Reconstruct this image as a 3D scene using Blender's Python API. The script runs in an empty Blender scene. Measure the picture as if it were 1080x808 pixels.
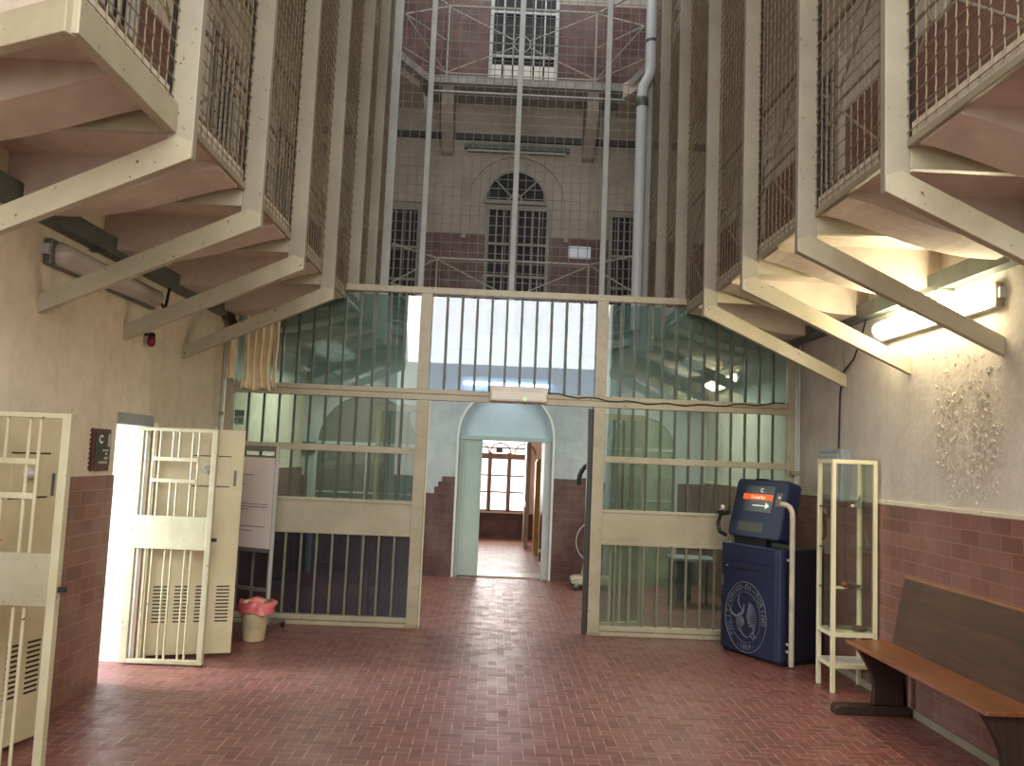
import bpy, math, random
from mathutils import Vector, Matrix, Euler
random.seed(7)
S = bpy.context.scene
COL = S.collection
PI = math.pi

# ------------------------------------------------------------------ helpers
class MB:
    """collects simple solids and links them as ONE mesh object"""
    def __init__(self):
        self.v = []; self.f = []; self.sm = []
    def add(self, vs, fs, smooth=False):
        n = len(self.v)
        self.v += [tuple(p) for p in vs]
        for f in fs:
            self.f.append([i + n for i in f]); self.sm.append(smooth)
        return self
    def box(self, x0, x1, y0, y1, z0, z1):
        vs = [(x, y, z) for z in (z0, z1) for y in (y0, y1) for x in (x0, x1)]
        return self.add(vs, [(0,2,3,1),(4,5,7,6),(0,1,5,4),(2,6,7,3),(0,4,6,2),(1,3,7,5)])
    def bar(self, a, b, w, d, up=(0,0,1)):
        """rectangular bar from a to b, w across, d along 'up'"""
        a = Vector(a); b = Vector(b); t = (b-a).normalized(); u = Vector(up)
        s = t.cross(u)
        if s.length < 1e-4: s = t.cross(Vector((0,1,0)))
        s.normalize(); u = s.cross(t).normalized()
        vs = []
        for p in (a, b):
            for i, j in ((-1,-1),(1,-1),(1,1),(-1,1)):
                vs.append(p + s*i*w/2 + u*j*d/2)
        return self.add(vs, [(0,1,2,3),(7,6,5,4),(0,4,5,1),(1,5,6,2),(2,6,7,3),(3,7,4,0)])
    def tube(self, pts, r, n=10, closed=False, cap=True):
        pts = [Vector(p) for p in pts]; m = len(pts)
        rs = r if isinstance(r, (list, tuple)) else [r]*m
        rings = []; prev = None
        for i, p in enumerate(pts):
            if closed: t = pts[(i+1) % m] - pts[i-1]
            else: t = pts[min(i+1, m-1)] - pts[max(i-1, 0)]
            t.normalize()
            if prev is None:
                s = t.cross(Vector((0,0,1)))
                if s.length < 1e-3: s = t.cross(Vector((0,1,0)))
            else:
                s = prev - t*prev.dot(t)
            s.normalize(); prev = s; u = t.cross(s)
            rings.append([p + (s*math.cos(2*PI*k/n) + u*math.sin(2*PI*k/n))*rs[i] for k in range(n)])
        vs = [q for R in rings for q in R]; fs = []
        for i in range(m if closed else m-1):
            j = (i+1) % m
            for k in range(n):
                l = (k+1) % n
                fs.append((i*n+k, i*n+l, j*n+l, j*n+k))
        self.add(vs, fs, n > 4)
        if cap and not closed:
            self.add(rings[0], [list(range(n))[::-1]]); self.add(rings[-1], [list(range(n))])
        return self
    def prism(self, poly, axis, a, b):
        """extrude a 2D polygon: axis 'x' poly=(y,z); 'y' poly=(x,z); 'z' poly=(x,y)"""
        def P(p, t):
            return {'x': (t, p[0], p[1]), 'y': (p[0], t, p[1]), 'z': (p[0], p[1], t)}[axis]
        n = len(poly); vs = [P(p, a) for p in poly] + [P(p, b) for p in poly]
        fs = [list(range(n))[::-1], list(range(n, 2*n))] + [(i, (i+1) % n, n+(i+1) % n, n+i) for i in range(n)]
        return self.add(vs, fs)
    def lathe(self, prof, c=(0,0,0), n=20, axis='z'):
        vs = []; fs = []
        for r, h in prof:
            for k in range(n):
                x, y = r*math.cos(2*PI*k/n), r*math.sin(2*PI*k/n)
                p = {'z': (x, y, h), 'y': (x, h, y), 'x': (h, x, y)}[axis]
                vs.append((p[0]+c[0], p[1]+c[1], p[2]+c[2]))
        for i in range(len(prof)-1):
            for k in range(n):
                l = (k+1) % n
                fs.append((i*n+k, i*n+l, (i+1)*n+l, (i+1)*n+k))
        self.add(vs, fs, True)
        return self
    def rbox(self, cx, cy, z0, z1, w, d, r, M=None, n=5):
        """box with rounded vertical corners"""
        poly = []
        for sx, sy, a0 in ((1,1,0),(-1,1,PI/2),(-1,-1,PI),(1,-1,1.5*PI)):
            for k in range(n+1):
                a = a0 + PI/2*k/n
                poly.append((cx+sx*(w/2-r)+r*math.cos(a), cy+sy*(d/2-r)+r*math.sin(a)))
        return self.prism(poly, 'z', z0, z1)
    def arcpoly(self, cx, cz, r0, r1, a0, a1, y0, y1, n=24):
        """flat ring segment in the XZ plane, from y0 to y1"""
        vs = []; fs = []
        for i in range(n+1):
            a = a0 + (a1-a0)*i/n
            c, s = math.cos(a), math.sin(a)
            vs += [(cx+r0*c, y0, cz+r0*s), (cx+r1*c, y0, cz+r1*s), (cx+r1*c, y1, cz+r1*s), (cx+r0*c, y1, cz+r0*s)]
        for i in range(n):
            for k in range(4):
                l = (k+1) % 4
                fs.append((i*4+k, i*4+l, i*4+4+l, i*4+4+k))
        fs += [(0,1,2,3), tuple(n*4+k for k in (3,2,1,0))]
        return self.add(vs, fs)
    def xf(self, M):
        self.v = [tuple(M @ Vector(p)) for p in self.v]; return self
    def build(self, name, m, parent=None, bevel=0, seg=2, autosmooth=False):
        me = bpy.data.meshes.new(name); me.from_pydata(self.v, [], self.f)
        me.validate(); me.update()
        if len(me.polygons) == len(self.sm):
            me.polygons.foreach_set('use_smooth', self.sm)
        import bmesh
        bm = bmesh.new(); bm.from_mesh(me)
        bmesh.ops.recalc_face_normals(bm, faces=bm.faces); bm.to_mesh(me); bm.free()
        me.materials.append(m)
        o = bpy.data.objects.new(name, me); COL.objects.link(o)
        if parent: o.parent = parent
        if bevel:
            b = o.modifiers.new('bevel', 'BEVEL'); b.width = bevel; b.segments = seg; b.limit_method = 'ANGLE'
        return o

def local(o, root):
    """parent o (modelled in world space) under an Empty that sits at the thing's base"""
    o.parent = root; o.matrix_parent_inverse = Matrix.Translation(root.location).inverted()
    return o
def thing(name, label, cat, loc=(0,0,0), group=None):
    o = bpy.data.objects.new(name, None); COL.objects.link(o); o.location = loc
    o.empty_display_size = .1
    o['label'] = label; o['category'] = cat
    if group: o['group'] = group
    return o
def tag(o, label, cat, group=None, kind=None):
    o['label'] = label; o['category'] = cat
    if group: o['group'] = group
    if kind: o['kind'] = kind
    return o
def part(mb, name, m, root, bevel=0):
    return local(mb.build(name, m, None, bevel), root)
def struct(mb, name, m, bevel=0, parent=None):
    o = mb.build(name, m, parent, bevel)
    if parent is None: o['kind'] = 'structure'
    return o
def text_mb(s, size, ext=.001, align='CENTER', bold=0):
    c = bpy.data.curves.new('txt', 'FONT'); c.body = s; c.size = size; c.extrude = ext; c.resolution_u = 2
    c.align_x = align; c.align_y = 'CENTER'; c.offset = bold
    o = bpy.data.objects.new('txt', c); COL.objects.link(o)
    me = bpy.data.meshes.new_from_object(o.evaluated_get(bpy.context.evaluated_depsgraph_get()))
    mb = MB(); mb.add([v.co[:] for v in me.vertices], [list(p.vertices) for p in me.polygons])
    bpy.data.objects.remove(o); bpy.data.meshes.remove(me); bpy.data.curves.remove(c)
    return mb

def blur_row(w, h, seed, tall=False):
    """a row of letter-like strokes too small to read, centred, in the XY plane"""
    rr = random.Random(seed); b = MB(); x = -w/2
    while x < w/2 - h*.3:
        lw = h*rr.uniform(.35, .6); hh = h*(1 if (tall or x == -w/2) else rr.choice((.62, .7, .95)))
        x1 = min(x+lw, w/2); t = h*.16
        b.box(x, x+t, -h/2, -h/2+hh, 0, .0006)
        k = rr.randint(0, 2)
        if k != 1: b.box(x, x1, -h/2+hh-t, -h/2+hh, 0, .0006)
        if k != 0: b.box(x1-t, x1, -h/2, -h/2+hh*.9, 0, .0006)
        if k == 2: b.box(x, x1, -h/2, -h/2+t, 0, .0006)
        x += lw + h*.2
    return b
# ------------------------------------------------------------------ materials
def lin(c):
    return tuple(((x/255)/12.92 if x/255 <= .04045 else ((x/255+.055)/1.055)**2.4) for x in c) + (1,)
def nodes(name):
    m = bpy.data.materials.new(name); m.use_nodes = True
    nt = m.node_tree; nt.nodes.clear()
    out = nt.nodes.new('ShaderNodeOutputMaterial'); b = nt.nodes.new('ShaderNodeBsdfPrincipled')
    nt.links.new(b.outputs[0], out.inputs[0])
    return m, nt, b, out
def N(nt, t, **kw):
    n = nt.nodes.new(t)
    for k, v in kw.items():
        if k in n.inputs: n.inputs[k].default_value = v
        else: setattr(n, k, v)
    return n
def mathn(nt, op, a, b=None, c=None):
    n = nt.nodes.new('ShaderNodeMath'); n.operation = op
    for i, x in enumerate((a, b, c)):
        if x is None: continue
        if isinstance(x, (int, float)): n.inputs[i].default_value = x
        else: nt.links.new(x, n.inputs[i])
    return n.outputs[0]
def mixc(nt, fac, a, b, mode='MIX'):
    n = nt.nodes.new('ShaderNodeMix'); n.data_type = 'RGBA'; n.blend_type = mode
    for i, x in ((0, fac), (6, a), (7, b)):
        if isinstance(x, (int, float)): n.inputs[i].default_value = x
        elif isinstance(x, tuple): n.inputs[i].default_value = x
        else: nt.links.new(x, n.inputs[i])
    return n.outputs[2]
def ramp(nt, f, stops):
    n = nt.nodes.new('ShaderNodeValToRGB'); nt.links.new(f, n.inputs[0])
    e = n.color_ramp.elements
    while len(e) < len(stops): e.new(.5)
    for i, (p, c) in enumerate(stops):
        e[i].position = p; e[i].color = c if len(c) == 4 else lin(c)
    return n.outputs[0]
def noise(nt, scale, detail=4, rough=.6, vec=None):
    n = N(nt, 'ShaderNodeTexNoise', Scale=scale, Detail=detail, Roughness=rough)
    if vec is None: vec = nt.nodes.new('ShaderNodeNewGeometry').outputs['Position']
    nt.links.new(vec, n.inputs['Vector'])
    return n.outputs[0]
def bump(nt, b, h, strength=.3, dist=.01):
    n = N(nt, 'ShaderNodeBump', Strength=strength, Distance=dist)
    nt.links.new(h, n.inputs['Height']); nt.links.new(n.outputs[0], b.inputs['Normal'])

def paint(name, c, rough=.45, c2=None, scale=6, metal=0, bmp=0, spots=None):
    """painted / plain surface with a soft mottling, optional chips"""
    m, nt, b, out = nodes(name)
    c2 = c2 or tuple(x*.82 for x in c)
    f = noise(nt, scale, 5, .65)
    colr = ramp(nt, f, [(.3, lin(c2)), (.65, lin(c))])
    if spots:
        s = noise(nt, 38, 2, .5)
        colr = mixc(nt, ramp(nt, s, [(.70, (0,0,0,1)), (.74, (1,1,1,1))]), colr, lin(spots))
    nt.links.new(colr, b.inputs['Base Color'])
    b.inputs['Roughness'].default_value = rough; b.inputs['Metallic'].default_value = metal
    if bmp: bump(nt, b, noise(nt, scale*6, 4), bmp, .004)
    return m
def emis(name, c, strength):
    m, nt, b, out = nodes(name)
    b.inputs['Base Color'].default_value = lin(c)
    b.inputs['Emission Color'].default_value = lin(c); b.inputs['Emission Strength'].default_value = strength
    return m

def plaster(name, c, stain, bmp=.25, peel=None):
    m, nt, b, out = nodes(name)
    pos = nt.nodes.new('ShaderNodeNewGeometry').outputs['Position']
    f1 = noise(nt, 1.1, 6, .65, pos); f2 = noise(nt, 7, 5, .7, pos)
    mp = N(nt, 'ShaderNodeMapping'); mp.inputs['Scale'].default_value = (1.6, 1.6, .5); nt.links.new(pos, mp.inputs[0])
    f3 = noise(nt, 2.0, 5, .7, mp.outputs[0])
    c1 = mixc(nt, ramp(nt, f1, [(.38, (0,0,0,1)), (.72, (1,1,1,1))]), lin(c), lin(stain))
    c2 = mixc(nt, ramp(nt, f3, [(.5, (0,0,0,1)), (.85, (.5,.5,.5,1))]), c1, lin(tuple(x*.78 for x in stain)))
    c3 = mixc(nt, .22, c2, ramp(nt, f2, [(.35, lin(tuple(x*.75 for x in c))), (.6, lin(c))]))
    h = noise(nt, 14, 6, .65, pos)
    if peel:
        # rough blistered patch around the point 'peel' (y, z)
        sx = N(nt, 'ShaderNodeSeparateXYZ'); nt.links.new(pos, sx.inputs[0])
        dy = mathn(nt, 'MULTIPLY', mathn(nt, 'SUBTRACT', sx.outputs[1], peel[0]), 1/peel[2])
        dz = mathn(nt, 'MULTIPLY', mathn(nt, 'SUBTRACT', sx.outputs[2], peel[1]), 1/peel[3])
        d = mathn(nt, 'SQRT', mathn(nt, 'ADD', mathn(nt, 'MULTIPLY', dy, dy), mathn(nt, 'MULTIPLY', dz, dz)))
        mask = mathn(nt, 'SUBTRACT', 1.25, mathn(nt, 'ADD', d, mathn(nt, 'MULTIPLY', f1, .5)))
        mask = ramp(nt, mask, [(.0, (0,0,0,1)), (.35, (1,1,1,1))])
        vo = N(nt, 'ShaderNodeTexNoise', Scale=26, Detail=8, Roughness=.75); nt.links.new(pos, vo.inputs['Vector'])
        chip = ramp(nt, vo.outputs[0], [(.47, (0,0,0,1)), (.53, (1,1,1,1))])
        c3 = mixc(nt, mathn(nt, 'MULTIPLY', mask, mathn(nt, 'SUBTRACT', 1, chip)), c3, lin((182,170,150)))
        h = mathn(nt, 'ADD', h, mathn(nt, 'MULTIPLY', mathn(nt, 'MULTIPLY', mask, chip), 2.2))
    nt.links.new(c3, b.inputs['Base Color']); b.inputs['Roughness'].default_value = .85
    bump(nt, b, h, bmp, .02)
    return m

def tiles_wall(name, axis, c1, c2, mort):
    """glazed brick-shaped wall tiles laid in running bond; axis = horizontal world axis"""
    m, nt, b, out = nodes(name)
    pos = nt.nodes.new('ShaderNodeNewGeometry').outputs['Position']
    sx = N(nt, 'ShaderNodeSeparateXYZ'); nt.links.new(pos, sx.inputs[0])
    cb = N(nt, 'ShaderNodeCombineXYZ'); nt.links.new(sx.outputs[axis], cb.inputs[0]); nt.links.new(sx.outputs[2], cb.inputs[1])
    br = N(nt, 'ShaderNodeTexBrick', Scale=1.0); br.inputs['Brick Width'].default_value = .205; br.inputs['Row Height'].default_value = .092
    br.inputs['Mortar Size'].default_value = .0022; br.inputs['Mortar Smooth'].default_value = .4; br.inputs['Bias'].default_value = -.1
    br.inputs['Color1'].default_value = lin(c1); br.inputs['Color2'].default_value = lin(c2); br.inputs['Mortar'].default_value = lin(mort)
    nt.links.new(cb.outputs[0], br.inputs['Vector'])
    f = noise(nt, 2.3, 5, .65, pos)
    colr = mixc(nt, ramp(nt, f, [(.42, (0,0,0,1)), (.75, (.5,.5,.5,1))]), br.outputs[0], lin((148,122,112)))
    nt.links.new(colr, b.inputs['Base Color'])
    nt.links.new(ramp(nt, noise(nt, 5, 3, .6, pos), [(.3, (.32,.32,.32,1)), (.7, (.6,.6,.6,1))]), b.inputs['Roughness'])
    bump(nt, b, mathn(nt, 'SUBTRACT', 1, br.outputs[1]), .4, .004)
    return m

def herringbone(name, w, ca, cb_, mort):
    """2:1 tiles laid in a square herringbone, worn and waxed"""
    m, nt, b, out = nodes(name)
    pos = nt.nodes.new('ShaderNodeNewGeometry').outputs['Position']
    sx = N(nt, 'ShaderNodeSeparateXYZ'); nt.links.new(pos, sx.inputs[0])
    u = mathn(nt, 'MULTIPLY', mathn(nt, 'ADD', sx.outputs[0], 40.03), 1/w); v = mathn(nt, 'MULTIPLY', mathn(nt, 'ADD', sx.outputs[1], 40.0), 1/w)
    iu = mathn(nt, 'FLOOR', u); iv = mathn(nt, 'FLOOR', v)
    fu = mathn(nt, 'SUBTRACT', u, iu); fv = mathn(nt, 'SUBTRACT', v, iv)
    mm = mathn(nt, 'FLOORED_MODULO', mathn(nt, 'SUBTRACT', iu, iv), 4.0)
    is_ = [mathn(nt, 'COMPARE', mm, float(k), .1) for k in range(4)]
    dl = mathn(nt, 'ADD', fu, is_[1]); dr = mathn(nt, 'ADD', mathn(nt, 'SUBTRACT', 1, fu), is_[0])
    db = mathn(nt, 'ADD', fv, is_[2]); dt = mathn(nt, 'ADD', mathn(nt, 'SUBTRACT', 1, fv), is_[3])
    d = mathn(nt, 'MINIMUM', mathn(nt, 'MINIMUM', dl, dr), mathn(nt, 'MINIMUM', db, dt))
    joint = ramp(nt, d, [(.025, (1,1,1,1)), (.06, (0,0,0,1))])
    idc = N(nt, 'ShaderNodeCombineXYZ')
    nt.links.new(mathn(nt, 'SUBTRACT', iu, is_[1]), idc.inputs[0]); nt.links.new(mathn(nt, 'SUBTRACT', iv, is_[2]), idc.inputs[1])
    wn = N(nt, 'ShaderNodeTexWhiteNoise'); nt.links.new(idc.outputs[0], wn.inputs[0])
    tile = mixc(nt, wn.outputs[0], lin(ca), lin(cb_))
    big = noise(nt, 1.3, 4, .6, pos)
    tile = mixc(nt, ramp(nt, big, [(.42, (0,0,0,1)), (.75, (.35,.35,.35,1))]), tile, lin((116,82,76)))
    colr = mixc(nt, mathn(nt, 'MULTIPLY', joint, ramp(nt, noise(nt, 9, 2, .5, pos), [(.35, (.15,.15,.15,1)), (.65, (.9,.9,.9,1))])), tile, lin(mort))
    nt.links.new(colr, b.inputs['Base Color'])
    rg = mathn(nt, 'ADD', ramp(nt, noise(nt, 6, 4, .6, pos), [(.3, (.30,.30,.30,1)), (.7, (.43,.43,.43,1))]), mathn(nt, 'MULTIPLY', wn.outputs[0], .08))
    nt.links.new(rg, b.inputs['Roughness'])
    hh = mathn(nt, 'ADD', mathn(nt, 'SUBTRACT', 1, joint), mathn(nt, 'MULTIPLY', noise(nt, 11, 3, .6, pos), .9))
    bump(nt, b, hh, .22, .004)
    b.inputs['Specular IOR Level'].default_value = .55
    return m

def glassmat(name, tint, f0=.05, haze=0.0, hazec=(200,215,210)):
    m = bpy.data.materials.new(name); m.use_nodes = True
    nt = m.node_tree; nt.nodes.clear()
    out = nt.nodes.new('ShaderNodeOutputMaterial')
    t = nt.nodes.new('ShaderNodeBsdfTransparent'); t.inputs[0].default_value = lin(tint)
    g = nt.nodes.new('ShaderNodeBsdfGlossy'); g.inputs['Roughness'].default_value = .015; g.inputs[0].default_value = (1,1,1,1)
    lw = nt.nodes.new('ShaderNodeLayerWeight'); lw.inputs[0].default_value = .5
    fr = mathn(nt, 'ADD', f0, mathn(nt, 'MULTIPLY', 1-f0, mathn(nt, 'POWER', lw.outputs['Facing'], 5.0)))
    mx = nt.nodes.new('ShaderNodeMixShader')
    nt.links.new(fr, mx.inputs[0])
    if haze:
        dd = nt.nodes.new('ShaderNodeBsdfDiffuse'); dd.inputs[0].default_value = lin(hazec)
        mh = nt.nodes.new('ShaderNodeMixShader')
        nt.links.new(mathn(nt, 'MULTIPLY', ramp(nt, noise(nt, 3, 5, .7), [(.3, (.5,.5,.5,1)), (.7, (1,1,1,1))]), haze), mh.inputs[0])
        nt.links.new(t.outputs[0], mh.inputs[1]); nt.links.new(dd.outputs[0], mh.inputs[2])
        nt.links.new(mh.outputs[0], mx.inputs[1])
    else:
        nt.links.new(t.outputs[0], mx.inputs[1])
    nt.links.new(g.outputs[0], mx.inputs[2]); nt.links.new(mx.outputs[0], out.inputs[0])
    return m

def wood(name, c1, c2, rough=.4, axis=1):
    m, nt, b, out = nodes(name)
    pos = nt.nodes.new('ShaderNodeNewGeometry').outputs['Position']
    mp = N(nt, 'ShaderNodeMapping'); sc = [26, 26, 26]; sc[axis] = 1.6; mp.inputs['Scale'].default_value = sc
    nt.links.new(pos, mp.inputs[0])
    f = noise(nt, 1.0, 6, .6, mp.outputs[0]); g = noise(nt, 3, 4, .6, pos)
    colr = ramp(nt, f, [(.3, lin(c2)), (.62, lin(c1))])
    colr = mixc(nt, ramp(nt, g, [(.45, (0,0,0,1)), (.75, (.55,.55,.55,1))]), colr, lin(tuple(x*.7 for x in c2)))
    nt.links.new(colr, b.inputs['Base Color']); b.inputs['Roughness'].default_value = rough
    bump(nt, b, f, .12, .003)
    return m

CREAM = paint('cream_paint', (180,173,150), .42, (160,152,128), 3.0, spots=(96,84,62))
CREAM_L = paint('pale_cream_paint', (222,216,190), .45, (196,188,158), 4.0, spots=(110,98,76))
CREAM_D = paint('dull_cream_paint', (158,150,126), .5, (134,126,102), 3.0)
POSTM = paint('gallery_post_paint', (162,156,138), .45, (144,138,122), 2.0, spots=(106,98,80))
GREYP = paint('light_grey_paint', (190,192,188), .45, (168,170,166), 3.0)
BARM = paint('backlit_bar_paint', (84,88,72), .45, (64,67,54), 6.0)  # upper bars darkened in the colour itself, as if backlit
BARP = paint('pale_olive_bar_paint', (128,130,106), .45, (104,106,84), 6.0)
WIRE = paint('wire_mesh_paint', (150,140,114), .5, (118,106,84), 5.0)
WIREG = paint('grey_net_wire', (142,142,136), .5, (112,112,108), 5.0)
PLASTL = plaster('warm_plaster', (232,222,200), (212,197,170), .25)
PLASTR = plaster('greyish_plaster', (210,202,188), (184,174,160), .3, peel=(5.05, 1.86, .50, .50))
PLASTE = plaster('bluish_white_plaster', (190,194,194), (166,170,170), .5)
PLASTU = plaster('upper_end_plaster', (182,172,160), (156,144,134), .2)
SOFF = plaster('pinkish_soffit_plaster', (212,200,186), (186,172,158), .3)
WHITEW = plaster('white_cell_plaster', (232,234,232), (206,208,208), .2)
ROOMW = plaster('pale_room_plaster', (226,210,198), (206,186,172), .15)
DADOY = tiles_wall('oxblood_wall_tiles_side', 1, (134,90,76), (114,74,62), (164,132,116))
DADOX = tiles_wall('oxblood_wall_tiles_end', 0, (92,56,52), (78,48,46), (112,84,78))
FLOORM = herringbone('herringbone_tile_floor', .068, (132,80,70), (108,64,57), (176,146,130))
GLASS = glassmat('greenish_partition_glass', (228,235,228), .05, .07, (140,160,152))
GLASS_S = glassmat('greenish_upper_glass', (220,232,228), .09, .18, (122,164,166))
GLASS_N = glassmat('dim_lower_glass', (158,164,178), .05, .07, (110,122,138))
GLASS_U = glassmat('sky_hazed_partition_glass', (212,226,238), .06, .22, (104,146,198))  # blue haze colour stands in for sky reflected in the pane
CLEAR = glassmat('clear_glass', (250,252,250), .025)
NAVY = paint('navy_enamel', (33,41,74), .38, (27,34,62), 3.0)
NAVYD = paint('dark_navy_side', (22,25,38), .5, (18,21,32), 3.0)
BLACK = paint('black_plastic', (22,22,22), .4)
STEEL = paint('dark_steel_tray', (104,112,104), .45, (82,90,84), 6.0, metal=.3)
DARK = paint('dark_glazing', (24,27,32), .65, (18,20,24), 2)
PAPER = paint('paper', (232,222,214), .7, (222,210,202), 3)
INK = paint('ink', (80,80,84), .7)
WHITEPL = paint('white_plastic', (226,224,214), .4, (214,210,200), 3)
SEATW = wood('orange_brown_varnish', (132,82,50), (98,58,34), .3)
BACKW = wood('dark_brown_board', (92,66,50), (70,50,39), .42)
LEGW = wood('blackish_brown_wood', (58,38,30), (40,27,22), .5, axis=2)

# ------------------------------------------------------------------ key measures (metres)
WL, WR, A, B = -2.59, 2.89, -1.385, 1.688
PY = [3.59 + 1.08*i for i in range(8)]          # gallery posts
D = 7.91                                        # glazed partition
E = 11.35                                       # end wall
TOP = 9.6
F1, F2 = 3.19, 6.65
BACK = -4.0

# ------------------------------------------------------------------ room shell
struct(MB().box(-4.6, 4.2, BACK, E+.55, -.2, 0), 'floor', FLOORM)
# left wall with the two cell openings
OA = (3.40, 4.02); OB = (5.77, 6.35); OH = 1.76
w = MB()
for y0, y1 in ((BACK, OA[0]), (OA[1], OB[0]), (OB[1], E)):
    w.box(WL-.32, WL, y0, y1, 0, OH)
w.box(WL-.32, WL, BACK, E, OH, TOP)
wl = struct(w, 'wall_left', PLASTL)
struct(MB().box(WR, WR+.32, BACK, E, 0, TOP), 'wall_right', PLASTR)
# dados
def dado(segs, x0, x1, z0, z1, name, m):
    b = MB()
    for y0, y1 in segs: b.box(x0, x1, y0, y1, z0, z1)
    return struct(b, name, m)
dado(((BACK, OA[0]), (OA[1], OB[0]), (OB[1], E)), WL, WL+.012, 0, 1.38, 'trim_1', DADOY)
dado(((BACK, E),), WR-.012, WR, 0, 1.385, 'trim_2', DADOY)
dado(((BACK, E),), WL, WL+.012, F1, F1+1.5, 'trim_3', DADOY)
dado(((BACK, E),), WR-.012, WR, F1, F1+1.5, 'trim_4', DADOY)
dado(((BACK, E),), WL, WL+.012, F2, F2+1.45, 'trim_5', DADOY)
dado(((BACK, E),), WR-.012, WR, F2, F2+1.45, 'trim_6', DADOY)
# chalky ledge above the right dado
led = MB(); y = BACK
while y < E:
    L = random.uniform(.5, 1.1); h = random.uniform(.018, .034)
    led.box(WR-random.uniform(.014, .024), WR, y, min(y+L, E), 1.385, 1.385+h); y += L
struct(led, 'trim_7', CREAM_L)
# low skirting strip by the bench
struct(MB().box(WR-.03, WR-.012, BACK, 7.6, 0, .05), 'baseboard_right', CREAM_D)

# end wall, ground floor: one big arch in the middle
ACX, AR, ASP = .15, .635, 1.90
def arch_wall(x0, x1, z1, cx, r, sp, y0, y1, n=28):
    b = MB()
    b.box(x0, cx-r, y0, y1, 0, z1); b.box(cx+r, x1, y0, y1, 0, z1)
    for i in range(n):
        a0 = PI - PI*i/n; a1 = PI - PI*(i+1)/n
        p0 = (cx+r*math.cos(a0), sp+r*math.sin(a0)); p1 = (cx+r*math.cos(a1), sp+r*math.sin(a1))
        b.prism([p0, p1, (p1[0], z1), (p0[0], z1)], 'y', y0, y1)
    return b
we = struct(arch_wall(WL-.32, WR+.32, F1, ACX, AR, ASP, E, E+.5), 'wall_end', PLASTE)
struct(MB().box(WL-.32, WR+.32, E, E+.5, F1, TOP), 'wall_end_upper', PLASTU)
# end dado with its stepped ends
de = MB()
de.box(WL, -2.46, E-.012, E, 0, .97).box(WL, -2.50, E-.012, E, .97, 1.27).box(-1.0, -.79, E-.012, E, 0, 1.1)
de.box(-.79, -.74, E-.012, E, 0, 1.19).box(-.74, -.69, E-.012, E, 0, 1.26).box(-.69, ACX-AR, E-.012, E, 0, 1.33)
de.box(ACX+AR, 1.52, E-.012, E, 0, 1.36).box(2.5, WR, E-.012, E, 0, 1.36)
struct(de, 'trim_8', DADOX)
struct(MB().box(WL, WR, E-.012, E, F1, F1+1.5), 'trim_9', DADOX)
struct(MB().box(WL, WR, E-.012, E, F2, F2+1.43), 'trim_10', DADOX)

# ------------------------------------------------------------------ doorway in the end wall: frame, fixed leaf, arched head panel
SAGE = paint('sage_door_paint', (176,190,180), .4, (158,172,164), 1.5)
PALEB = paint('pale_blue_panel', (196,208,210), .5, (180,194,198), 1.5)
dr = thing('door_1', 'x', 'x', (ACX, E, 0))
for k in ('label', 'category'): del dr[k]
dr['kind'] = 'structure'
hp = MB(); n = 28
poly = [(ACX-AR, 1.90)] + [(ACX+AR*math.cos(PI-PI*i/n), ASP+AR*math.sin(PI-PI*i/n)) for i in range(1, n)] + [(ACX+AR, 1.90)]
part(hp.prism(poly, 'y', E+.10, E+.14), 'arched_head_panel', PALEB, dr)
part(MB().box(ACX-AR, ACX+AR, E+.03, E+.12, 1.84, 1.90), 'lintel_frame', SAGE, dr, .006)
part(MB().box(ACX-AR, ACX-AR+.05, E+.03, E+.12, 0, 1.84), 'jamb', SAGE, dr, .006)
part(MB().box(ACX+AR-.10, ACX+AR, E+.03, E+.12, 0, 1.84), 'jamb', GREYP, dr, .006)
lf = MB().box(ACX-AR+.05, -.165, E+.05, E+.09, .02, 1.84)
lf.box(ACX-AR+.09, ACX-AR+.10, E+.044, E+.05, .04, 1.82).box(-.185, -.165, E+.04, E+.05, .02, 1.84)
lo = part(lf, 'door_leaf', SAGE, dr, .003)
struct(MB().box(ACX-AR, ACX+AR, E+.1, E+.5, 0, .02), 'threshold', paint('pink_stone', (206,180,166), .35))
# archivolt line around the arch; white side strips paint the reveal's lit edge
struct(MB().arcpoly(ACX, ASP, AR, AR+.03, 0, PI, E-.012, E+.004).box(ACX-AR-.03, ACX-AR, E-.013, E+.004, 0, ASP).box(ACX+AR, ACX+AR+.03, E-.013, E+.004, 0, ASP), 'trim_11', WHITEPL)

# ------------------------------------------------------------------ room seen through the doorway
RY = 16.9
rm = MB().box(-2.2, -2.0, E+.5, RY, 0, 2.7).box(-2.0, 1.6, RY, RY+.2, 0, .54)
rm.box(-2.0, -.95, RY, RY+.2, .54, 2.7).box(.72, 1.6, RY, RY+.2, .54, 2.7).box(-.95, .72, RY, RY+.2, 2.2, 2.7)
rm.box(1.4, 1.6, E+.5, RY, 0, 2.7)
struct(rm, 'wall_far_room', ROOMW)
struct(MB().box(-2.2, 1.6, E+.5, RY+.2, 2.7, 2.8), 'ceiling', ROOMW)
struct(MB().box(-2.2, 1.6, E+.5, RY+.2, -.2, .01), 'floor_far_room', herringbone('pink_floor_tiles', .1, (176,132,116), (160,116,102), (196,164,148)))
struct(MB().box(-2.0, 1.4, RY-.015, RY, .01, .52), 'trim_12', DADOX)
struct(MB().box(.745, .80, E+.5, 13.2, .01, 2.1), 'wall_passage_right', paint('warm_cream_wall', (232,222,190), .5))
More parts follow.
